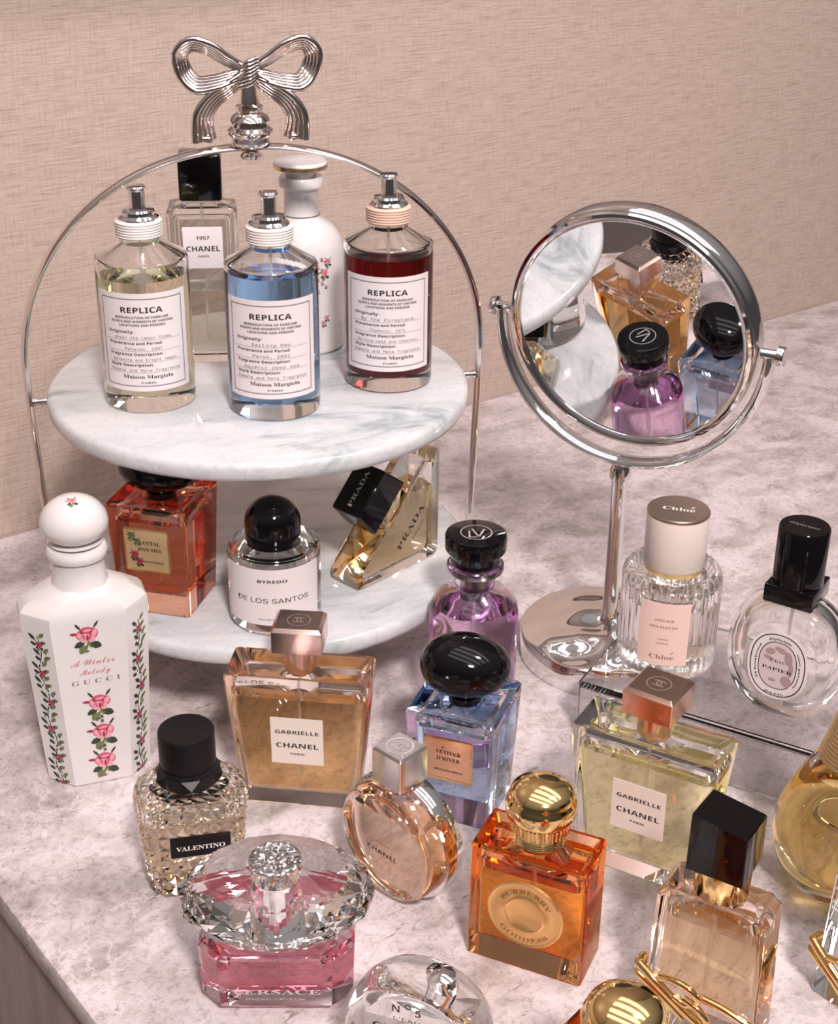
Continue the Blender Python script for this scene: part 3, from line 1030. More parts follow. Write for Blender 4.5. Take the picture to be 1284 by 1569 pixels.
lathe(bm, [(0, 13.55), (1.1, 13.6), (1.35, 13.75)] + [(1.72 * math.cos(a), 14.75 + (1.45 if a > 0 else 1.1) * math.sin(a)) for a in [(-55 + 145 * k / 18) * PI / 180 for k in range(18)]] + [(0, 16.2)], 48)
stp = obj('stopper', bm, porcelain, t, 70)


def dome(x, y, k=0):
    rr_ = math.hypot(x, y)
    return (x, y, 14.75 + 1.45 * math.sqrt(max(0, 1 - (rr_ / 1.72) ** 2)) + .012 + .004 * k)


bm = B(); flower(bm, dome, -.05, -.45, .33)
obj('painted_rose', bm, FLORAL, stp)
tp = (W1 - W0) / 2 / 10.0


def front(x, z, k=0):
    return (x, -(1.8 + (2.075 - 1.8) * z / 10.1) - .015 - .005 * k, z)


def chamf(sg):
    def f(x, z, k=0):
        d = 1.8 + .275 * z / 10.1; w = W0 / 2 + (W1 - W0) / 2 * z / 10.1; r = 1.22 + .1 * z / 10.1
        cx, cy2 = sg * (w - r / 2), -(d - r / 2)
        q = .7071
        return (cx + x * q + sg * q * (.015 + .005 * k), cy2 + sg * x * q - q * (.015 + .005 * k), z)
    return f


for x, z, s_ in ((-.15, 9.35, .86), (.15, 5.15, .86), (.2, 3.3, .86), (.15, 1.45, .86)):
    bm = B()
    flower(bm, front, x, z, s_)
    if 3 < z < 6:
        for k in range(3): flower(bm, front, .1 + .12 * (-1) ** k, z - 1.15 + .14 * k, .12, (3, 4, 4, 3, 4))
    obj('painted_rose', bm, FLORAL, t)
bm = B()
for sg in (-1, 1):
    P = chamf(sg)
    z = 9.4; k = 0
    while z > .6:
        x0 = .16 * math.sin(k * 1.9)
        for i in range(4):
            za, zb = z - i * .2, z - (i + 1) * .2
            xa, xb = .16 * math.sin(k * 1.9 + i * .4), .16 * math.sin(k * 1.9 + (i + 1) * .4)
            poly(bm, [P(xa - .03, za), P(xb - .03, zb), P(xb + .03, zb), P(xa + .03, za)][::1], 4)
        for i, (dx, dz, a, L) in enumerate(((.1, -.1, 40, .5), (-.1, -.3, 140, .55), (.12, -.45, 20, .45), (-.1, -.6, 160, .4), (.08, -.7, 60, .5))):
            ca, sa = math.cos(math.radians(a)), math.sin(math.radians(a))
            pts = [P(x0 + dx + L * u * ca - v * .3 * sa, z + dz + L * u * sa + v * .3 * ca, 1) for u, v in ((0, 0), (.35, .35), (.75, .3), (1, 0), (.75, -.3), (.35, -.35))]
            poly(bm, pts, 4 if i % 2 else 3)
        if k % 2 == 0: flower(bm, P, x0 + .05, z - .55, .30, (1, 2, 2, 3, 4))
        for i in range(3):
            cx_, cz_ = x0 - .35 + .3 * i, z - .12 - .3 * ((i * 7 + k) % 3)
            poly(bm, [P(cx_ + .055 * math.cos(q), cz_ + .055 * math.sin(q), 1) for q in [j * PI / 3 for j in range(6)]], 4)
        z -= .88; k += 1
obj('painted_vines', bm, FLORAL, t)
bm = B()
FR = lambda z0, x0=0: (lambda x, v: front(x0 + x, z0 + v, 1))
glyphs(bm, 'A Winter', .82, FR(7.55, .05), 'script', 0, width=2.25)
glyphs(bm, 'Melody', .74, FR(6.98, .12), 'script', 0, width=1.6)
obj('script_lettering', bm, ink_pink, t)
bm = B(); glyphs(bm, 'GUCCI', .56, FR(6.4, .1), 'serif', -.004, width=2.5, track=1.4)
obj('lettering', bm, ink_lightgold, t)


# flat flared bottles with metal block caps, one amber and one yellow
def flared(loc, yaw, label, liquid, gl, metal, cap_yaw, capd):
    t = thing('perfume_bottle', label, 'perfume bottle', loc, yaw, 'flat flared bottles with square metal caps')
    vessel(t, [(.01, 5.9, 2.2, .15), (.12, 6.1, 2.4, .2), (7.75, 7.45, 2.9, .22), (7.9, 7.3, 2.78, .2), (7.9, 7.1, 2.55, .2), (7.62, 6.2, 1.7, .4), (7.55, 2.2, 1.3, .5), (7.75, 1.5, 1.3, .6)],
           [(1.0, 5.1, 1.5, .3), (1.15, 5.35, 1.75, .35), (6.85, 6.7, 2.15, .4), (7.05, 6.4, 1.9, .4)], 6.55, liquid, gl, 6)
    dip(t, 1.4, 7.6)
    bm = B(); lathe(bm, [(0, 7.6), (.55, 7.6), (.84, 7.95), (.87, 8.2), (.87, 9.25), (0, 9.25)], 44)
    obj('neck_collar', bm, metal, t, 40)
    bm = B(); w = 1.29
    loft(bm, [(9.2, 2 * w - .1, 2 * capd - .1, .05), (9.26, 2 * w, 2 * capd, .08), (10.42, 2 * w - .02, 2 * capd - .02, .08), (10.6, 2 * w - .36, 2 * capd - .36, .06)], 3)
    cp = obj('block_cap', bm, metal, t, 20)
    cp.rotation_euler = (0, 0, math.radians(cap_yaw))
    bm = B()
    P = on_top(10.606, 0, -.02)
    ring_print(bm, P, .58, .58, .05); emblem_cc(bm, P, .36)
    obj('engraved_emblem', bm, ink_lightgold, cp)
    sl = .25 / 7.65
    bm = B()
    Q = lambda y: (lambda x, z: (x, -(1.2 + sl * z) - y, z))
    za, zb = 2.75, 5.6
    rings(bm, [[Q(-.02)(x, z) for x, z in ((-1.36, za), (1.36, za), (1.36, zb), (-1.36, zb))], [Q(.03)(x, z) for x, z in ((-1.36, za), (1.36, za), (1.36, zb), (-1.36, zb))]])
    lb = obj('label', bm, paper_cream, t)
    bm = B()
    for s, z, z_, bo, w_ in (('GABRIELLE', 4.62, .46, .012, 2.25), ('CHANEL', 3.76, .60, .03, 2.2), ('PARIS', 3.32, .26, .02, .74)):
        glyphs(bm, s, z_, lambda x, v, z=z: Q(.036)(x, z + v), 'sans', bo, width=w_)
    obj('lettering', bm, ink, lb)


flared((-5.95, 63.75, 0), -6.5, 'flat flared amber bottle with champagne block cap in front of the tiered stand', T['amber'], glass_peach, champagne, 2, 1.12)
flared((11.35, 58.3, 0), -29.5, 'flat flared yellow liquid bottle with copper block cap in front of the acrylic riser', T['yellow'], glass, copper, -4, 1.27)

# studded glass bottle with black studded collar
t = thing('studded_perfume_bottle', 'glass bottle covered in pyramid studs with matte black cap, by the porcelain rose bottle', 'perfume bottle', (-10.75, 57.0, 0), 13)


def studs(bm):
    prof = [(.01, 4.1, 2.8, .9), (.10, 4.35, 3.0, 1.0)] + [(.10 + .71 * k, 4.35 + .13 * k, 3.0 + .07 * k, 1.0 + .03 * k) for k in range(1, 8)] + [(5.45, 4.75, 3.2, 1.2), (5.75, 3.9, 2.9, 1.35), (5.95, 2.9, 2.6, 1.25)]
    N = 22
    R_ = []
    for z, w, d, r in prof:
        p = resample(rr(w, d, r, 8), N)
        R_.append([(x, y, z) for x, y in p])
    F = rings(bm, R_)
    q = [f for f in F if len(f.verts) == 4 and f.calc_center_median().z > .12 and f.calc_area() > .05]
    pk = bmesh.ops.poke(bm, faces=q, offset=0.0)
    bm.normal_update()
    for v in pk['verts']:
        nn = sum((f.normal for f in v.link_faces), Vector()).normalized()
        v.co += nn * .15


vessel(t, None, [(.7, 3.4, 2.0, .8), (.85, 3.6, 2.2, .85), (4.9, 4.35, 2.5, .95), (5.3, 3.6, 2.2, 1.0)], 4.25, T['cream'], glass, 8, 5, studs)
bm = B(); lathe(bm, [(0, 5.8), (1.2, 5.8), (1.2, 5.9), (0, 5.9)], 40)
obj('neck', bm, black, t)
bm = B()
N = 10
R_ = []
for z, r in ((5.72, 1.32), (5.82, 1.42), (6.55, 1.42), (6.68, 1.36)):
    R_.append([(r * math.cos(2 * PI * k / N), r * math.sin(2 * PI * k / N), z) for k in range(N)])
F = rings(bm, R_)
q = [f for f in F if len(f.verts) == 4 and f.calc_area() > .3]
pk = bmesh.ops.poke(bm, faces=q, offset=0.0)
for v in pk['verts']:
    v.co.x *= 1.22; v.co.y *= 1.22
obj('studded_collar', bm, satin_black, t, 5)
bm = B(); lathe(bm, [(0, 6.6), (1.36, 6.6), (1.36, 6.72), (1.25, 6.76), (1.25, 6.86), (1.33, 6.9), (1.33, 8.5), (1.28, 8.6), (1.18, 8.62), (0, 8.62)], 56)
obj('cap', bm, satin_black, t, 40)
bm = B()
XL = .25
box(bm, XL - 1.42, XL + 1.42, -1.93, -1.83, 2.55, 3.68, .03, 1)
lb = obj('label', bm, satin_black, t, xf=Matrix.Rotation(math.radians(-2), 4, 'X'))
bm = B(); glyphs(bm, 'VALENTINO', .52, on_front(2.93, -1.94, XL), 'serif', -.004, width=2.3)
obj('lettering', bm, ink_white, lb, xf=Matrix.Rotation(math.radians(-2), 4, 'X'))

# round flat peach bottle in a metal band
CY = 3.28
t = thing('round_perfume_bottle', 'round flat peach bottle in a silver band with cube cap, left of the orange bottle', 'perfume bottle', (-.75, 56.1, 0), -43)


def disc_liquid(bm, r, hy, level, n_=48):
    a0 = math.asin(max(-1, min(1, level / r)))
    pts = []
    for i in range(n_ + 1):
        a = PI - a0 + (PI + 2 * a0) * i / n_
        pts.append((r * math.cos(a), r * math.sin(a)))
    F = rings(bm, [[(x, y, CY + z) for x, z in pts] for y in (-hy, hy)])
    for f in F:
        if all(abs(v.co.z - CY - level) < 1e-4 for v in f.verts): f.material_index = 1


def disc_air(bm, r, hy, level, n_=24):
    a0 = math.asin(max(-1, min(1, level / r)))
    pts = []
    for i in range(n_ + 1):
        a = a0 + (PI - 2 * a0) * i / n_
        pts.append((r * math.cos(a), r * math.sin(a)))
    F = rings(bm, [[(x, y, CY + z) for x, z in pts] for y in (-hy, hy)], flip=True)
    bmesh.ops.delete(bm, geom=[f for f in F if all(abs(v.co.z - CY - level) < 1e-4 for v in f.verts)], context='FACES_ONLY')


bm = B()
lathe(bm, [(0, -1.12), (2.45, -1.12), (2.72, -1.08), (2.93, -.95), (3.02, -.75), (3.02, .75), (2.93, .95), (2.72, 1.08), (2.45, 1.12), (0, 1.12)], 72, 'Y', c=(0, 0, CY))
disc_air(bm, 2.55, .78, 1.55)
obj('glass_body', bm, glass_peach, t, 35)
bm = B(); disc_liquid(bm, 2.55, .78, 1.55)
obj('liquid', bm, [T['peach'], surf], t, 35)
bm = B(); tube(bm, [(0, 0, 1.2), (0, 0, 5.9)], .08, 8)
obj('dip_tube', bm, tubem, t)
bm = B()
lathe(bm, [(3.03, -.05), (3.24, -.05), (3.27, 0), (3.27, .92), (3.24, .97), (3.03, .97)], 96, 'Y', c=(0, 0, CY))
obj('metal_band', bm, chrome, t, 40)
bm = B(); lathe(bm, [(0, 6.2), (.8, 6.2), (.8, 6.62), (0, 6.62)], 36)
obj('neck_collar', bm, chrome, t)
bm = B(); loft(bm, [(6.55, 1.72, 1.72, .06), (6.62, 1.86, 1.86, .08), (8.3, 1.86, 1.86, .08), (8.42, 1.64, 1.64, .06)], 3)
cp = obj('cube_cap', bm, silver, t, 20)
bm = B(); P = on_top(8.428); ring_print(bm, P, .62, .62, .09); emblem_cc(bm, P, .42)
obj('silver_emblem', bm, chrome, cp)
bm = B()
glyphs(bm, 'CHANEL', .50, on_front(CY - .55, -1.13, -.05), 'sans', .03, width=1.95)
glyphs(bm, 'CHANCE', .24, on_front(CY + .05, -1.13, -.05), 'sans', .0, width=.95)
obj('lettering', bm, ink, t)

# rose bottle with a huge faceted crystal stopper
t = thing('crystal_perfume_bottle', 'pink bottle under a huge faceted crystal stopper at the front left', 'perfume bottle', (-5.95, 49.7, 0), 1)
vessel(t, [(.01, 5.2, 2.8, .7), (.5, 6.4, 3.7, .85), (.65, 6.6, 3.9, .9), (3.25, 6.75, 4.0, .9), (3.4, 6.5, 3.8, .9), (3.4, 2.4, 2.2, .7), (3.55, 2.0, 2.0, .6)],
       [(.95, 4.7, 2.3, .6), (1.15, 5.2, 2.7, .7), (2.85, 5.3, 2.8, .7), (3.0, 4.8, 2.4, .7)], 2.65, T['rose'], glass_rose, 1, 5)


def gem(bm):
    def ring(z, w, d, N, off):
        return [bm.verts.new((w / 2 * math.cos(2 * PI * (k + off) / N), d / 2 * math.sin(2 * PI * (k + off) / N), z)) for k in range(N)]
    N = 14
    L = [ring(-1.75, 3.2, 2.7, N, 0), ring(-1.05, 6.5, 5.4, N, .5), ring(-.12, 8.5, 7.0, N, 0), ring(.14, 8.5, 7.0, N, 0), ring(1.0, 6.3, 5.2, N, .5), ring(1.62, 2.6, 2.5, N, 0)]
    F = []
    for q, (a, b_) in enumerate(zip(L, L[1:])):
        if q == 2:
            for i in range(N): F.append(bm.faces.new((a[i], a[(i + 1) % N], b_[(i + 1) % N], b_[i])))
        else:
            lead = q in (0, 3)
            for i in range(N):
                j = (i + 1) % N
                if lead:
                    F.append(bm.faces.new((a[i], a[j], b_[i]))); F.append(bm.faces.new((a[j], b_[j], b_[i])))
                else:
                    F.append(bm.faces.new((a[i], b_[j], b_[i]))); F.append(bm.faces.new((a[i], a[j], b_[j])))
    F.append(bm.faces.new(tuple(reversed(L[0])))); F.append(bm.faces.new(tuple(L[-1])))
    bmesh.ops.recalc_face_normals(bm, faces=F)
    bmesh.ops.translate(bm, vec=(0, 0, 5.32), verts=bm.verts[:])
    # hollow socket round the spray
    lathe(bm, [(.95, 3.62), (.95, 5.9), (.6, 6.15), (0, 6.15)], 28, flip=True)


bm = B(); gem(bm)
gm = obj('crystal_stopper', bm, glass, t, 3)
bm = B(); lathe(bm, [(0, 6.93), (1.08, 6.93), (1.14, 6.99), (1.14, 7.07), (1.06, 7.12), (1.02, 7.07), (0, 7.07)], 40)
obj('stone_chip_disc', bm, glitter, gm)
bm = B(); lathe(bm, [(0, 3.4), (.85, 3.4), (.85, 4.6), (.55, 4.7), (.5, 5.6), (0, 5.6)], 28)
obj('spray_pump', bm, chrome, t)
dip(t, 1.2, 3.7)
bm = B(); glyphs(bm, 'VERSACE', .55, on_front(1.32, -1.99), 'serif', -.01, width=3.9)
glyphs(bm, 'BRIGHT CRYSTAL', .2, on_front(1.0, -1.99), 'sans', -.004, width=2.6)
obj('lettering', bm, silver_print, t)

# round shouldered lilac bottle with black disc cap
t = thing('perfume_bottle', 'lilac liquid bottle with round shoulders and black disc cap, behind the pale blue square bottle', 'perfume bottle', (3.1, 70.6, 0), 0)
vessel(t, [circ(.01, 2.25), circ(.12, 2.4), circ(.35, 2.46), circ(7.3, 2.46), circ(7.8, 2.38), circ(8.25, 2.12), circ(8.6, 1.72), circ(8.82, 1.3), circ(9.0, 1.12), circ(9.7, 1.1), circ(9.8, 1.3), circ(9.9, 1.5), circ(10.1, 1.58), circ(10.3, 1.55), circ(10.4, 1.42)],
       [circ(.9, 1.9), circ(1.0, 2.05), circ(1.2, 2.15), circ(7.2, 2.15), circ(7.7, 2.05), circ(8.15, 1.7), circ(8.45, 1.1), circ(8.7, .85), circ(9.8, .85)], 7.75, T['lilac'], glass_lilac, 12)
dip(t, 1.4, 8.2)
bm = B(); lathe(bm, [(0, 8.2), (.8, 8.2), (.82, 10.2), (0, 10.2)], 32)
obj('spray_housing', bm, gunmetal, t)
bm = B(); lathe(bm, [(0, 10.3), (1.3, 10.3), (1.36, 10.4), (1.36, 11.0), (1.42, 11.08), (1.62, 11.15), (1.68, 11.25), (1.68, 12.0), (1.62, 12.12), (1.5, 12.16), (0, 12.16)], 64)
cp = obj('disc_cap', bm, black, t, 40)
bm = B(); P = on_top(12.168)
ring_print(bm, P, .84, .84, .06)
glyphs(bm, 'V', 1.75, on_top(12.168, .12, -.5), 'sans')
glyphs(bm, 'L', 1.5, on_top(12.17, -.22, -.62), 'sans')
obj('cap_emblem', bm, silver_print, cp)


# squat orange bottles with gold dome caps
def dome_bottle(loc, yaw, label):
    t = thing('perfume_bottle', label, 'perfume bottle', loc, yaw, 'orange glass bottles with gold dome caps')
    vessel(t, [(.01, 5.3, 2.6, .1), (.1, 5.5, 2.8, .16), (6.2, 5.42, 2.85, .16), (6.32, 5.3, 2.7, .14), (6.32, 5.0, 2.4, .14), (5.95, 4.6, 2.05, .3), (5.95, 3.0, 1.9, .6), (6.3, 2.0, 1.9, .9), (6.5, 1.9, 1.85, .9)],
           [(1.05, 4.2, 1.5, .2), (1.15, 4.5, 1.75, .3), (5.35, 4.6, 1.85, .35), (5.55, 4.3, 1.6, .4)], 4.95, T['orange'], glass_amber, 6)
    dip(t, 1.3, 6.0)
    bm = B()
    pr = [(0, 6.35), (1.05, 6.35), (1.08, 6.5)]
    for k in range(4): pr += [(1.12, 6.52 + k * .12), (1.17, 6.57 + k * .12), (1.12, 6.63 + k * .12)]
    pr += [(1.08, 7.05), (0, 7.05)]
    lathe(bm, pr, 48)
    obj('threaded_collar', bm, gold, t, 50)
    bm = B()
    lathe(bm, [(0, 7.0), (1.12, 7.0), (1.26, 7.1), (1.28, 7.7), (1.3, 7.78), (1.48, 7.86), (1.56, 7.98), (1.58, 8.5), (1.54, 8.66), (1.46, 8.78), (1.44, 8.86)] +
          [(1.44 * math.cos(a * PI / 24), 8.86 + .72 * math.sin(a * PI / 24)) for a in range(1, 12)] + [(0, 9.58)], 64)
    cp = obj('dome_cap', bm, gold, t, 40)
    bm = B()
    for k in range(40):
        a = 2 * PI * k / 40
        tube(bm, [(1.285 * math.cos(a), 1.285 * math.sin(a), 7.14), (1.285 * math.cos(a), 1.285 * math.sin(a), 7.66)], .05, 6)
    obj('cap_fluting', bm, gold, cp)
    mz = 3.25
    bm = B()
    lathe(bm, [(0, -1.40), (1.72, -1.40), (1.8, -1.46), (1.72, -1.53), (1.62, -1.48), (.98, -1.47), (.9, -1.53), (.82, -1.48), (0, -1.47)], 64, 'Y', c=(0, 0, mz))
    md = obj('medallion', bm, medal, t, 40)
    bm = B()
    for s, R, top_, w in (('BURBERRY', 1.18, True, 2.9), ('GODDESS', 1.42, False, 2.3)):
        if top_: f = lambda x, v: ((1.16 + v) * math.sin(x / 1.3), -1.50, mz + (1.16 + v) * math.cos(x / 1.3))
        else: f = lambda x, v: ((1.5 - v) * math.sin(x / 1.3), -1.50, mz - (1.5 - v) * math.cos(x / 1.3))
        glyphs(bm, s, .42, f, 'serif', 0, width=w)
    obj('embossed_lettering', bm, MATS['dark_gold'], md)


medal = princ('amber_gold_medal', (0.86, 0.50, 0.20), 0.22, 0.8)
dome_bottle((5.5, 52.05, 0), -24, 'squat orange bottle with gold dome cap and round medallion, centre front of the counter')
dome_bottle((7.6, 39.4, 0), -40, 'gold dome cap and orange glass corner just entering at the bottom edge')


# bottles with gold tie monogram
def tie_bottle(loc, yaw, label, liquid, gl):
    t = thing('perfume_bottle', label, 'perfume bottle', loc, yaw, 'square bottles with gold monogram ties')
    vessel(t, [(.01, 4.95, 2.4, .12), (.1, 5.1, 2.55, .2), (6.6, 4.75, 2.4, .3), (6.95, 4.3, 2.1, .35), (7.0, 4.1, 1.9, .35), (6.85, 3.3, 1.5, .4), (6.85, 2.2, 1.4, .6), (7.1, 1.8, 1.4, .6)],
           [(1.75, 3.7, 1.2, .25), (1.9, 4.0, 1.5, .35), (6.0, 3.85, 1.5, .4), (6.3, 3.4, 1.2, .5)], 5.55, liquid, gl, 6)
    dip(t, 2.1, 7.0)
    bm = B()
    lathe(bm, [(0, 6.95), (.95, 6.95), (1.12, 7.1), (1.15, 8.5), (0, 8.5)], 40, rfun=lambda a, z: 1 + .035 * math.cos(20 * a))
    obj('knurled_collar', bm, gold, t, 60)
    bm = B()
    loft(bm, [(8.45, 2.35, 2.35, .04), (8.5, 2.45, 2.45, .06), (10.3, 2.4, 2.4, .06), (10.36, 2.3, 2.3, .05)], 3)
    for v in bm.verts:
        if v.co.z > 9: v.co.z += .59 - .16 * v.co.x - .123 * v.co.y
    obj('slanted_cap', bm, black, t, 25)
    # monogram: long bars and an S looped across the corner
    bm = B()
    Y = -1.42
    tube(bm, spline([(-2.75, Y + .1, 2.75), (-1.9, Y - .1, 2.35), (-.6, Y - .12, 1.45), (.3, Y - .1, .9), (1.2, Y - .1, .25)], 6), 0.216, 10)
    tube(bm, spline([(-2.7, Y, 2.3), (-1.6, Y - .05, 1.7), (-.5, Y - .02, .85)], 6), 0.203, 10)
    tube(bm, spline([(-1.7, Y - .15, 2.65), (-.9, Y - .35, 2.95), (-.2, Y - .4, 2.85), (.15, Y - .35, 2.35), (-.35, Y - .35, 1.95), (-.9, Y - .35, 2.15)], 7), 0.162, 10)
    tube(bm, spline([(-.5, Y - .3, 2.2), (.2, Y - .38, 2.0), (.65, Y - .38, 1.5), (.6, Y - .3, .9), (.2, Y - .2, .75)], 7), 0.176, 10)
    tube(bm, spline([(.25, Y - .05, 2.35), (1.3, Y, 2.15), (2.45, Y + .05, 1.75)], 5), 0.176, 10)
    tube(bm, spline([(-2.75, Y + .1, 2.78), (-2.78, Y + .6, 2.7), (-2.72, Y + .95, 2.4)], 5), 0.216, 10)
    tube(bm, spline([(-2.72, Y + .05, 2.3), (-2.76, Y + .5, 2.25), (-2.7, Y + .95, 2.2)], 5), 0.216, 10)
    obj('monogram_tie', bm, gold, t, 60)


tie_bottle((12.75, 48.1, 0), -31, 'apricot square bottle with gold monogram tie and slanted black cap, front right', T['apricot'], glass_peach)
tie_bottle((20.35, 48.6, 0), -51, 'bottle with gold tie cut by the right edge, in front of the golden teardrop', T['clear'], glass)

# big golden teardrop
t = thing('teardrop_perfume_bottle', 'large golden teardrop bottle with gold ringed neck cut by the right edge', 'perfume bottle', (20.75, 56.5, 0), -20)
DP = [(.01, 1.4), (.12, 1.9), (.4, 2.35), (.9, 2.8), (1.6, 3.2), (2.5, 3.5), (3.4, 3.6), (4.3, 3.5), (5.2, 3.22), (6.1, 2.85), (7.0, 2.4), (7.7, 2.05), (8.2, 1.75)]
fl = lambda z, r: (z, 2 * r, 2 * r * .72, r * .72)
vessel(t, [fl(z, r) for z, r in DP], [fl(z, r - .32) for z, r in [(1.0, 2.1), (1.15, 2.65), (1.6, 2.98)]] + [fl(z, r - .34) for z, r in DP if 1.9 < z < 7.8], 6.9, T['gold'], glass, 12, 40)
bm = B()
pr = [(0, 7.75)]
for k in range(20):
    r = 1.92 - .052 * k
    pr += [(r, 7.75 + .2 * k), (r + .06, 7.82 + .2 * k), (r + .02, 7.92 + .2 * k)]
pr += [(.85, 11.8), (0, 11.8)]
lathe(bm, pr, 48)
obj('ringed_neck', bm, dull_gold, t, 50)
bm = B(); lathe(bm, [(0, 11.7)] + [(1.15 * math.sin(k * PI / 16), 12.8 - 1.15 * math.cos(k * PI / 16)) for k in range(1, 16)] + [(0, 13.95)], 40)
obj('ball_stopper', bm, gold, t, 60)
dip(t, 1.4, 8.0)

# round glass flask at the bottom edge
CY = 3.05
t = thing('round_perfume_bottle', 'round thick glass flask with black lettering cut by the bottom edge', 'perfume bottle', (.3, 44.3, 0), -19)
bm = B()
lathe(bm, [(0, -1.35), (2.45, -1.35), (2.66, -1.27), (2.86, -1.0), (2.98, -.55), (3.02, 0), (2.98, .55), (2.8, 1.0), (2.45, 1.28), (2.0, 1.35), (0, 1.35)], 72, 'Y', c=(0, 0, CY))
disc_air(bm, 2.25, .8, 1.1)
obj('glass_body', bm, glass, t, 40)
bm = B(); disc_liquid(bm, 2.25, .8, 1.1)
obj('liquid', bm, [T['clear'], surf], t, 35)
bm = B(); lathe(bm, [(0, 4.6), (.55, 4.6), (.6, 5.85), (.3, 5.95), (0, 5.95)], 28, c=(.75, .25, 0))
obj('silver_spray', bm, chrome, t)
bm = B()
FN = lambda z: on_front(z, -1.362, -.1)
glyphs(bm, 'N', .74, lambda x, v: FN(CY + 1.86)(x - .46, v), 'sans', .02)
glyphs(bm, '5', .74, lambda x, v: FN(CY + 1.86)(x + .46, v), 'sans', .02)
ring_print(bm, lambda x, v: FN(CY + 2.24)(x + .04, v), .11, .11, .05, 20)
glyphs(bm, "L'EAU", .34, FN(CY + 1.45), 'sans', .0, width=1.1)
glyphs(bm, 'CHANEL', .62, FN(CY + .78), 'sans', .03, width=2.9)
glyphs(bm, 'PARIS', .26, FN(CY + .1), 'sans', .02, width=.8)
obj('lettering', bm, ink, t)


# ================================================================== RISER, MIRROR AND WHAT STANDS ON THE RISER
t = thing('acrylic_riser', 'clear acrylic riser on the right, under two perfume bottles', 'riser', (8.98, 69.15, 0), -29.5)
HR = 3.75
bm = B(); box(bm, 0, 19, 0, 9.6, HR - .38, HR, .05)
obj('top_panel', bm, acrylic, t, 20)
bm = B(); box(bm, .02, 19, .0, .38, .01, HR - .40, .05)
obj('front_panel', bm, acrylic, t, 20)
bm = B(); box(bm, 18.6, 19, .42, 9.6, .01, HR - .40, .05)
obj('end_panel', bm, acrylic, t, 20)

t = thing('perfume_bottle', 'fluted clear glass bottle with blush pink cylinder cap on the acrylic riser', 'perfume bottle', (14.1, 71.75, HR), -15)
NF = 36


def fluted(bm):
    lathe(bm, [(0, .01), (2.35, .01), (2.6, .1), (2.72, .3), (2.74, 5.3), (2.68, 5.7), (2.5, 5.95), (2.3, 6.0), (1.9, 5.72), (1.7, 5.7), (1.2, 5.75), (1.15, 6.1), (0, 6.1)], NF * 6,
          rfun=lambda a, z: 1 + (.028 * (abs(math.cos(NF / 2 * a)) - .5) if .2 < z < 5.98 else 0))


vessel(t, None, [circ(1.0, 1.8), circ(1.15, 2.1), circ(1.3, 2.2), circ(4.9, 2.2), circ(5.2, 1.9), circ(5.4, .9)], 4.2, T['clear'], glass, 12, 40, fluted)
dip(t, 1.4, 6.0)
bm = B(); lathe(bm, [(0, 5.85), (1.55, 5.85), (1.62, 5.9), (1.62, 6.25), (0, 6.25)], 48)
obj('collar', bm, dull_gold, t)
bm = B(); lathe(bm, [(0, 6.2), (1.66, 6.2), (1.7, 6.26), (1.7, 9.25), (0, 9.25)], 64)
cp = obj('cap', bm, pink_cap, t, 40)
bm = B(); lathe(bm, [(0, 9.24), (1.71, 9.24), (1.71, 9.36), (1.66, 9.42), (0, 9.42)], 64)
pl = obj('metal_cap_top', bm, dull_gold, cp, 40)
pl.data.materials[0] = princ('mauve_bronze', (0.50, 0.37, 0.31), 0.34, 0.9)
bm = B(); glyphs(bm, 'Chloe', .78, on_top(9.428, 0, -.25), 'serif', 0, width=1.75)
poly(bm, [(.62, .19, 9.428), (.70, .17, 9.428), (.86, .34, 9.428), (.78, .38, 9.428)])
obj('cap_lettering', bm, paper_cream, pl)
bm = B(); arc_strip(bm, 2.80, .03, -.50, .50, 1.15, 5.0, 18)
lb = obj('pink_label', bm, paper_pink, t)
bm = B()
Cc = lambda z: on_cyl(2.84, z)
glyphs(bm, 'ATELIER', .30, Cc(3.9), 'serif', -.02, width=1.1)
glyphs(bm, 'DES FLEURS', .30, Cc(3.48), 'serif', -.02, width=1.55)
glyphs(bm, 'HERBA', .17, Cc(2.75), 'sans', .01, width=.6)
glyphs(bm, 'MIMOSA', .17, Cc(2.5), 'sans', .01, width=.7)
glyphs(bm, 'Chloe', .58, Cc(1.55), 'serif', 0, width=1.35)
poly(bm, [Cc(1.55)(x, v) for x, v in ((.47, .36), (.53, .34), (.64, .47), (.58, .50))])
obj('lettering', bm, ink_brown, lb)

# oval flask with black cylinder cap
t = thing('oval_perfume_bottle', 'oval clear glass flask with oval label and black cylinder cap on the acrylic riser', 'perfume bottle', (19.55, 66.55, HR), -33)


def ovals(k, y, n_=56, zc=3.65, w=3.15, h=3.62, cut=.01):
    p = 2.35
    R_ = []
    for i in range(n_):
        a = 2 * PI * i / n_
        c_, s_ = math.cos(a), math.sin(a)
        x = w * k * math.copysign(abs(c_) ** (2 / p), c_); z = zc + h * k * math.copysign(abs(s_) ** (2 / p), s_)
        R_.append((x, y, max(z, cut)))
    return R_


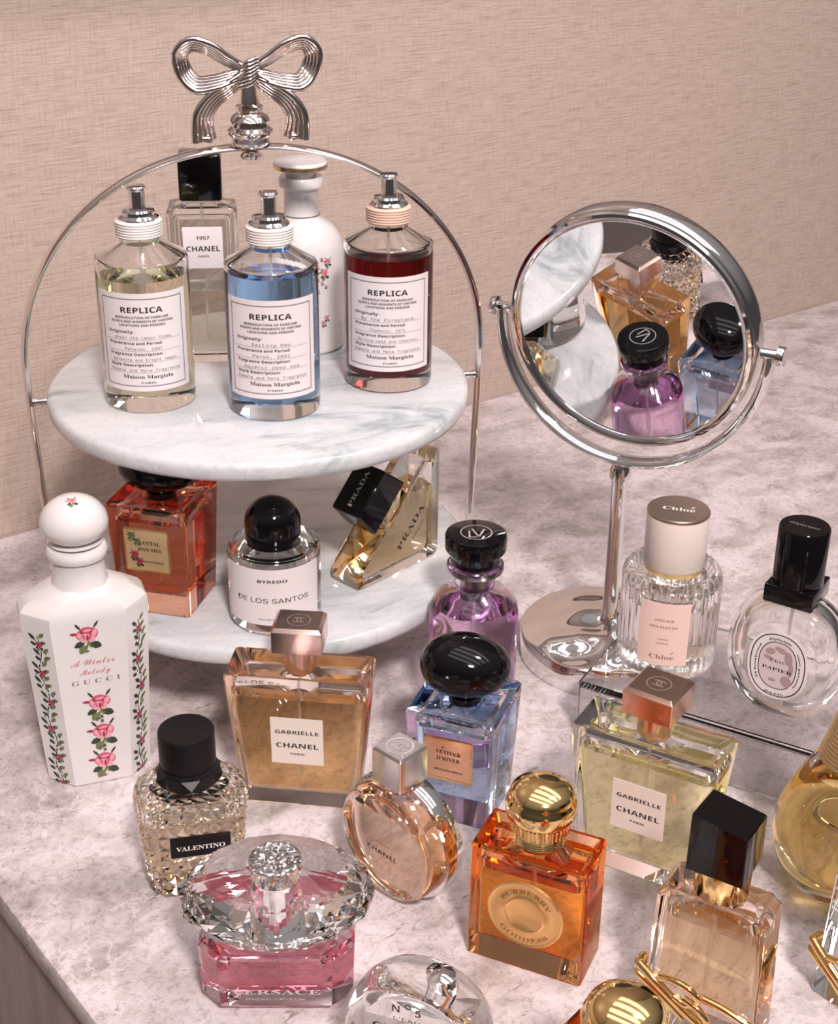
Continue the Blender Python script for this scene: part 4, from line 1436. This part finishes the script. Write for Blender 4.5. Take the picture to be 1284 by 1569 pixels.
bm = B()
rings(bm, [ovals(k, y, cut=.01) for k, y in ((.70, -1.42), (.78, -1.38), (.90, -1.12), (.97, -.75), (1.0, -.3), (1.0, .3), (.97, .75), (.90, 1.12), (.78, 1.38), (.70, 1.42))])
INR = [(.58, -.98), (.74, -.8), (.82, -.4), (.82, .4), (.74, .8), (.58, .98)]
rings(bm, [ovals(k, y, cut=.8) for k, y in INR], flip=True)
obj('glass_body', bm, glass, t, 40)
bm = B(); box(bm, -1.3, 1.3, -1.3, 1.3, 6.95, 7.95, .06)
obj('square_collar', bm, black, t)
bm = B(); lathe(bm, [(0, 7.9), (1.3, 7.9), (1.3, 11.0), (1.24, 11.08), (0, 11.08)], 56)
cp = obj('cap', bm, black, t, 40)
bm = B(); glyphs(bm, 'diptyque', .42, on_top(11.088, 0, -.1), 'serif', -.01, width=1.6)
obj('cap_lettering', bm, ink_grey, cp)
bm = B(); dip_ = tube(bm, [(0, 0, .9), (0, 0, 7.0)], .09, 8)
obj('dip_tube', bm, tubem, t)
zc = 3.5
bm = B()
rings(bm, [[(1.62 * x / 3.15, y, zc + (z - 3.65) * 2.0 / 3.62) for x, _, z in ovals(1.0, 0, cut=-9)] for y in (-1.43, -1.455)])
lb = obj('oval_label', bm, paper, t)
OP = lambda y: (lambda x, v: (x, y, zc + v))
bm = B()
ring_print(bm, OP(-1.46), 1.46, 1.82, .06, 64, p=2.35); ring_print(bm, OP(-1.46), 1.02, 1.38, .05, 64, p=2.35)
obj('printed_ovals', bm, ink, lb)
bm = B()
rings(bm, [[(.98 * x / 3.15, y, zc + (z - 3.65) * 1.34 / 3.62) for x, _, z in ovals(1.0, 0, cut=-9)] for y in (-1.456, -1.459)])
obj('printed_stamp', bm, princ('stamp_pale', (0.66, 0.55, 0.56), 0.5), lb)
bm = B()
for cx_, cz_, rx, rz, ro in ((-.45, .75, .28, .2, .4), (.1, .95, .35, .16, -.3), (.55, .55, .22, .42, .2), (.72, -.1, .14, .4, -.1), (.55, -.8, .3, .34, .5), (-.5, .35, .3, .12, -.2), (-.2, -.9, .22, .1, .1)):
    pts = []
    for i in range(14):
        a = 2 * PI * i / 14
        u, v = rx * math.cos(a), rz * math.sin(a)
        pts.append((cx_ + u * math.cos(ro) - v * math.sin(ro), -1.462, zc + cz_ + u * math.sin(ro) + v * math.cos(ro)))
    poly(bm, pts)
obj('printed_shapes', bm, stamp_brown, lb)
bm = B()
glyphs(bm, "L'EAU", .32, lambda x, v: (x, -1.467, zc + .18 + v), 'serif', -.01, width=.85)
glyphs(bm, 'PAPIER', .40, lambda x, v: (x, -1.467, zc - .32 + v), 'serif', -.004, width=1.62)


def on_oval(a_c, sgn):
    def f(x, v):
        a = a_c - sgn * x / 1.42
        rx, rz = 1.15 + (v if sgn > 0 else .24 - v), 1.50 + (v if sgn > 0 else .24 - v)
        c_, s_ = math.cos(a), math.sin(a)
        p = 2.35
        return (rx * math.copysign(abs(c_) ** (2 / p), c_), -1.467, zc + rz * math.copysign(abs(s_) ** (2 / p), s_))
    return f


glyphs(bm, 'diptyque', .30, on_oval(PI / 2, 1), 'serif', -.02, width=1.3)
glyphs(bm, 'saint germain', .24, on_oval(0, 1), 'serif', -.02, width=1.9)
glyphs(bm, '34 boulevard', .24, on_oval(PI, 1), 'serif', -.02, width=1.9)
glyphs(bm, 'paris', .26, on_oval(-PI / 2, -1), 'serif', -.02, width=.9)
obj('lettering', bm, ink, lb)

# round table mirror
MZ, MR, TL = 21.06, 7.30, math.radians(10)
t = thing('table_mirror', 'round chrome table mirror in a U yoke on a hammered disc base', 'mirror', (11.75, 78.3, 0), -29)
random.seed(3)
bm = B()
NR, NA = 26, 96
BR = 5.35
waves = [(random.uniform(1.2, 3.0), random.uniform(0, 6.28), random.uniform(0, 6.28), random.uniform(.3, 1)) for _ in range(12)]


def hammer(x, y):
    h = 0
    for f_, a, ph, w in waves:
        h += w * math.sin(f_ * (x * math.cos(a) + y * math.sin(a)) + ph) / f_
    return .15 * h


DM = lambda q: .80 * (1 - q * q)
V = [bm.verts.new((0, 0, 1.75 + DM(0) + hammer(0, 0)))]
prev = None
for i in range(1, NR + 1):
    r = BR * i / NR
    row = []
    for k in range(NA):
        x, y = r * math.cos(2 * PI * k / NA), r * math.sin(2 * PI * k / NA)
        row.append(bm.verts.new((x, y, 1.75 + DM(i / NR) + hammer(x, y) * min(1, (1 - i / NR) * 5 + .25))))
    for k in range(NA):
        j = (k + 1) % NA
        bm.faces.new((V[0], row[k], row[j]) if prev is None else (prev[k], row[k], row[j], prev[j]))
    prev = row
for z, r in ((1.66, BR + .06), (.1, BR + .06), (.01, BR)):
    row = [bm.verts.new((r * math.cos(2 * PI * k / NA), r * math.sin(2 * PI * k / NA), z)) for k in range(NA)]
    for k in range(NA):
        j = (k + 1) % NA
        bm.faces.new((prev[k], row[k], row[j], prev[j]))
    prev = row
bm.faces.new(list(reversed(prev)))
bmesh.ops.recalc_face_normals(bm, faces=bm.faces[:])
obj('hammered_base', bm, chrome, t, 50)
bm = B(); lathe(bm, [(0, 1.7), (.55, 1.7), (.55, 2.5), (.5, 2.7), (.46, 2.8), (.46, 12.3), (0, 12.3)], 36)
obj('stem', bm, chrome, t, 40)
RY = 7.95
bm = B()
tube(bm, [(RY * math.cos(a), 0, MZ + RY * math.sin(a)) for a in [PI + PI * k / 60 for k in range(61)]], .34, 12, ry=.62, up=(0, 1, 0))
lathe(bm, [(0, 11.9), (.62, 11.95), (.62, 12.55), (.48, 12.9), (0, 13.0)], 28)
yk = obj('yoke', bm, chrome, t, 50)
for sg in (-1, 1):
    bm = B()
    lathe(bm, [(0, -.75), (.5, -.75), (.58, -.65), (.58, -.35), (.34, -.3), (.3, .55), (0, .55)], 28)
    obj('pivot_knob', bm, chrome, yk, 40, xf=Matrix.Translation((sg * (RY + .05), 0, MZ)) @ Matrix.Rotation(-sg * PI / 2, 4, 'Y'))
XM = Matrix.Translation((0, 0, MZ)) @ Matrix.Rotation(TL, 4, 'X')
bm = B()
lathe(bm, [(6.62, -.48), (6.72, -.62), (6.95, -.72), (7.12, -.66), (7.2, -.5), (7.14, -.36), (7.24, -.3), (7.34, -.1), (7.36, .5), (7.34, .8), (7.2, .95), (7.05, 1.05), (6.6, 1.05), (6.5, .6), (6.62, .3), (6.62, -.48)], 128, 'Y')
fr = obj('mirror_frame', bm, chrome, t, 40, xf=XM)
bm = B(); lathe(bm, [(0, -.46), (6.66, -.46), (6.66, .28), (0, .28)], 96, 'Y')
obj('mirror_glass', bm, mirror_m, fr, 30, xf=XM)
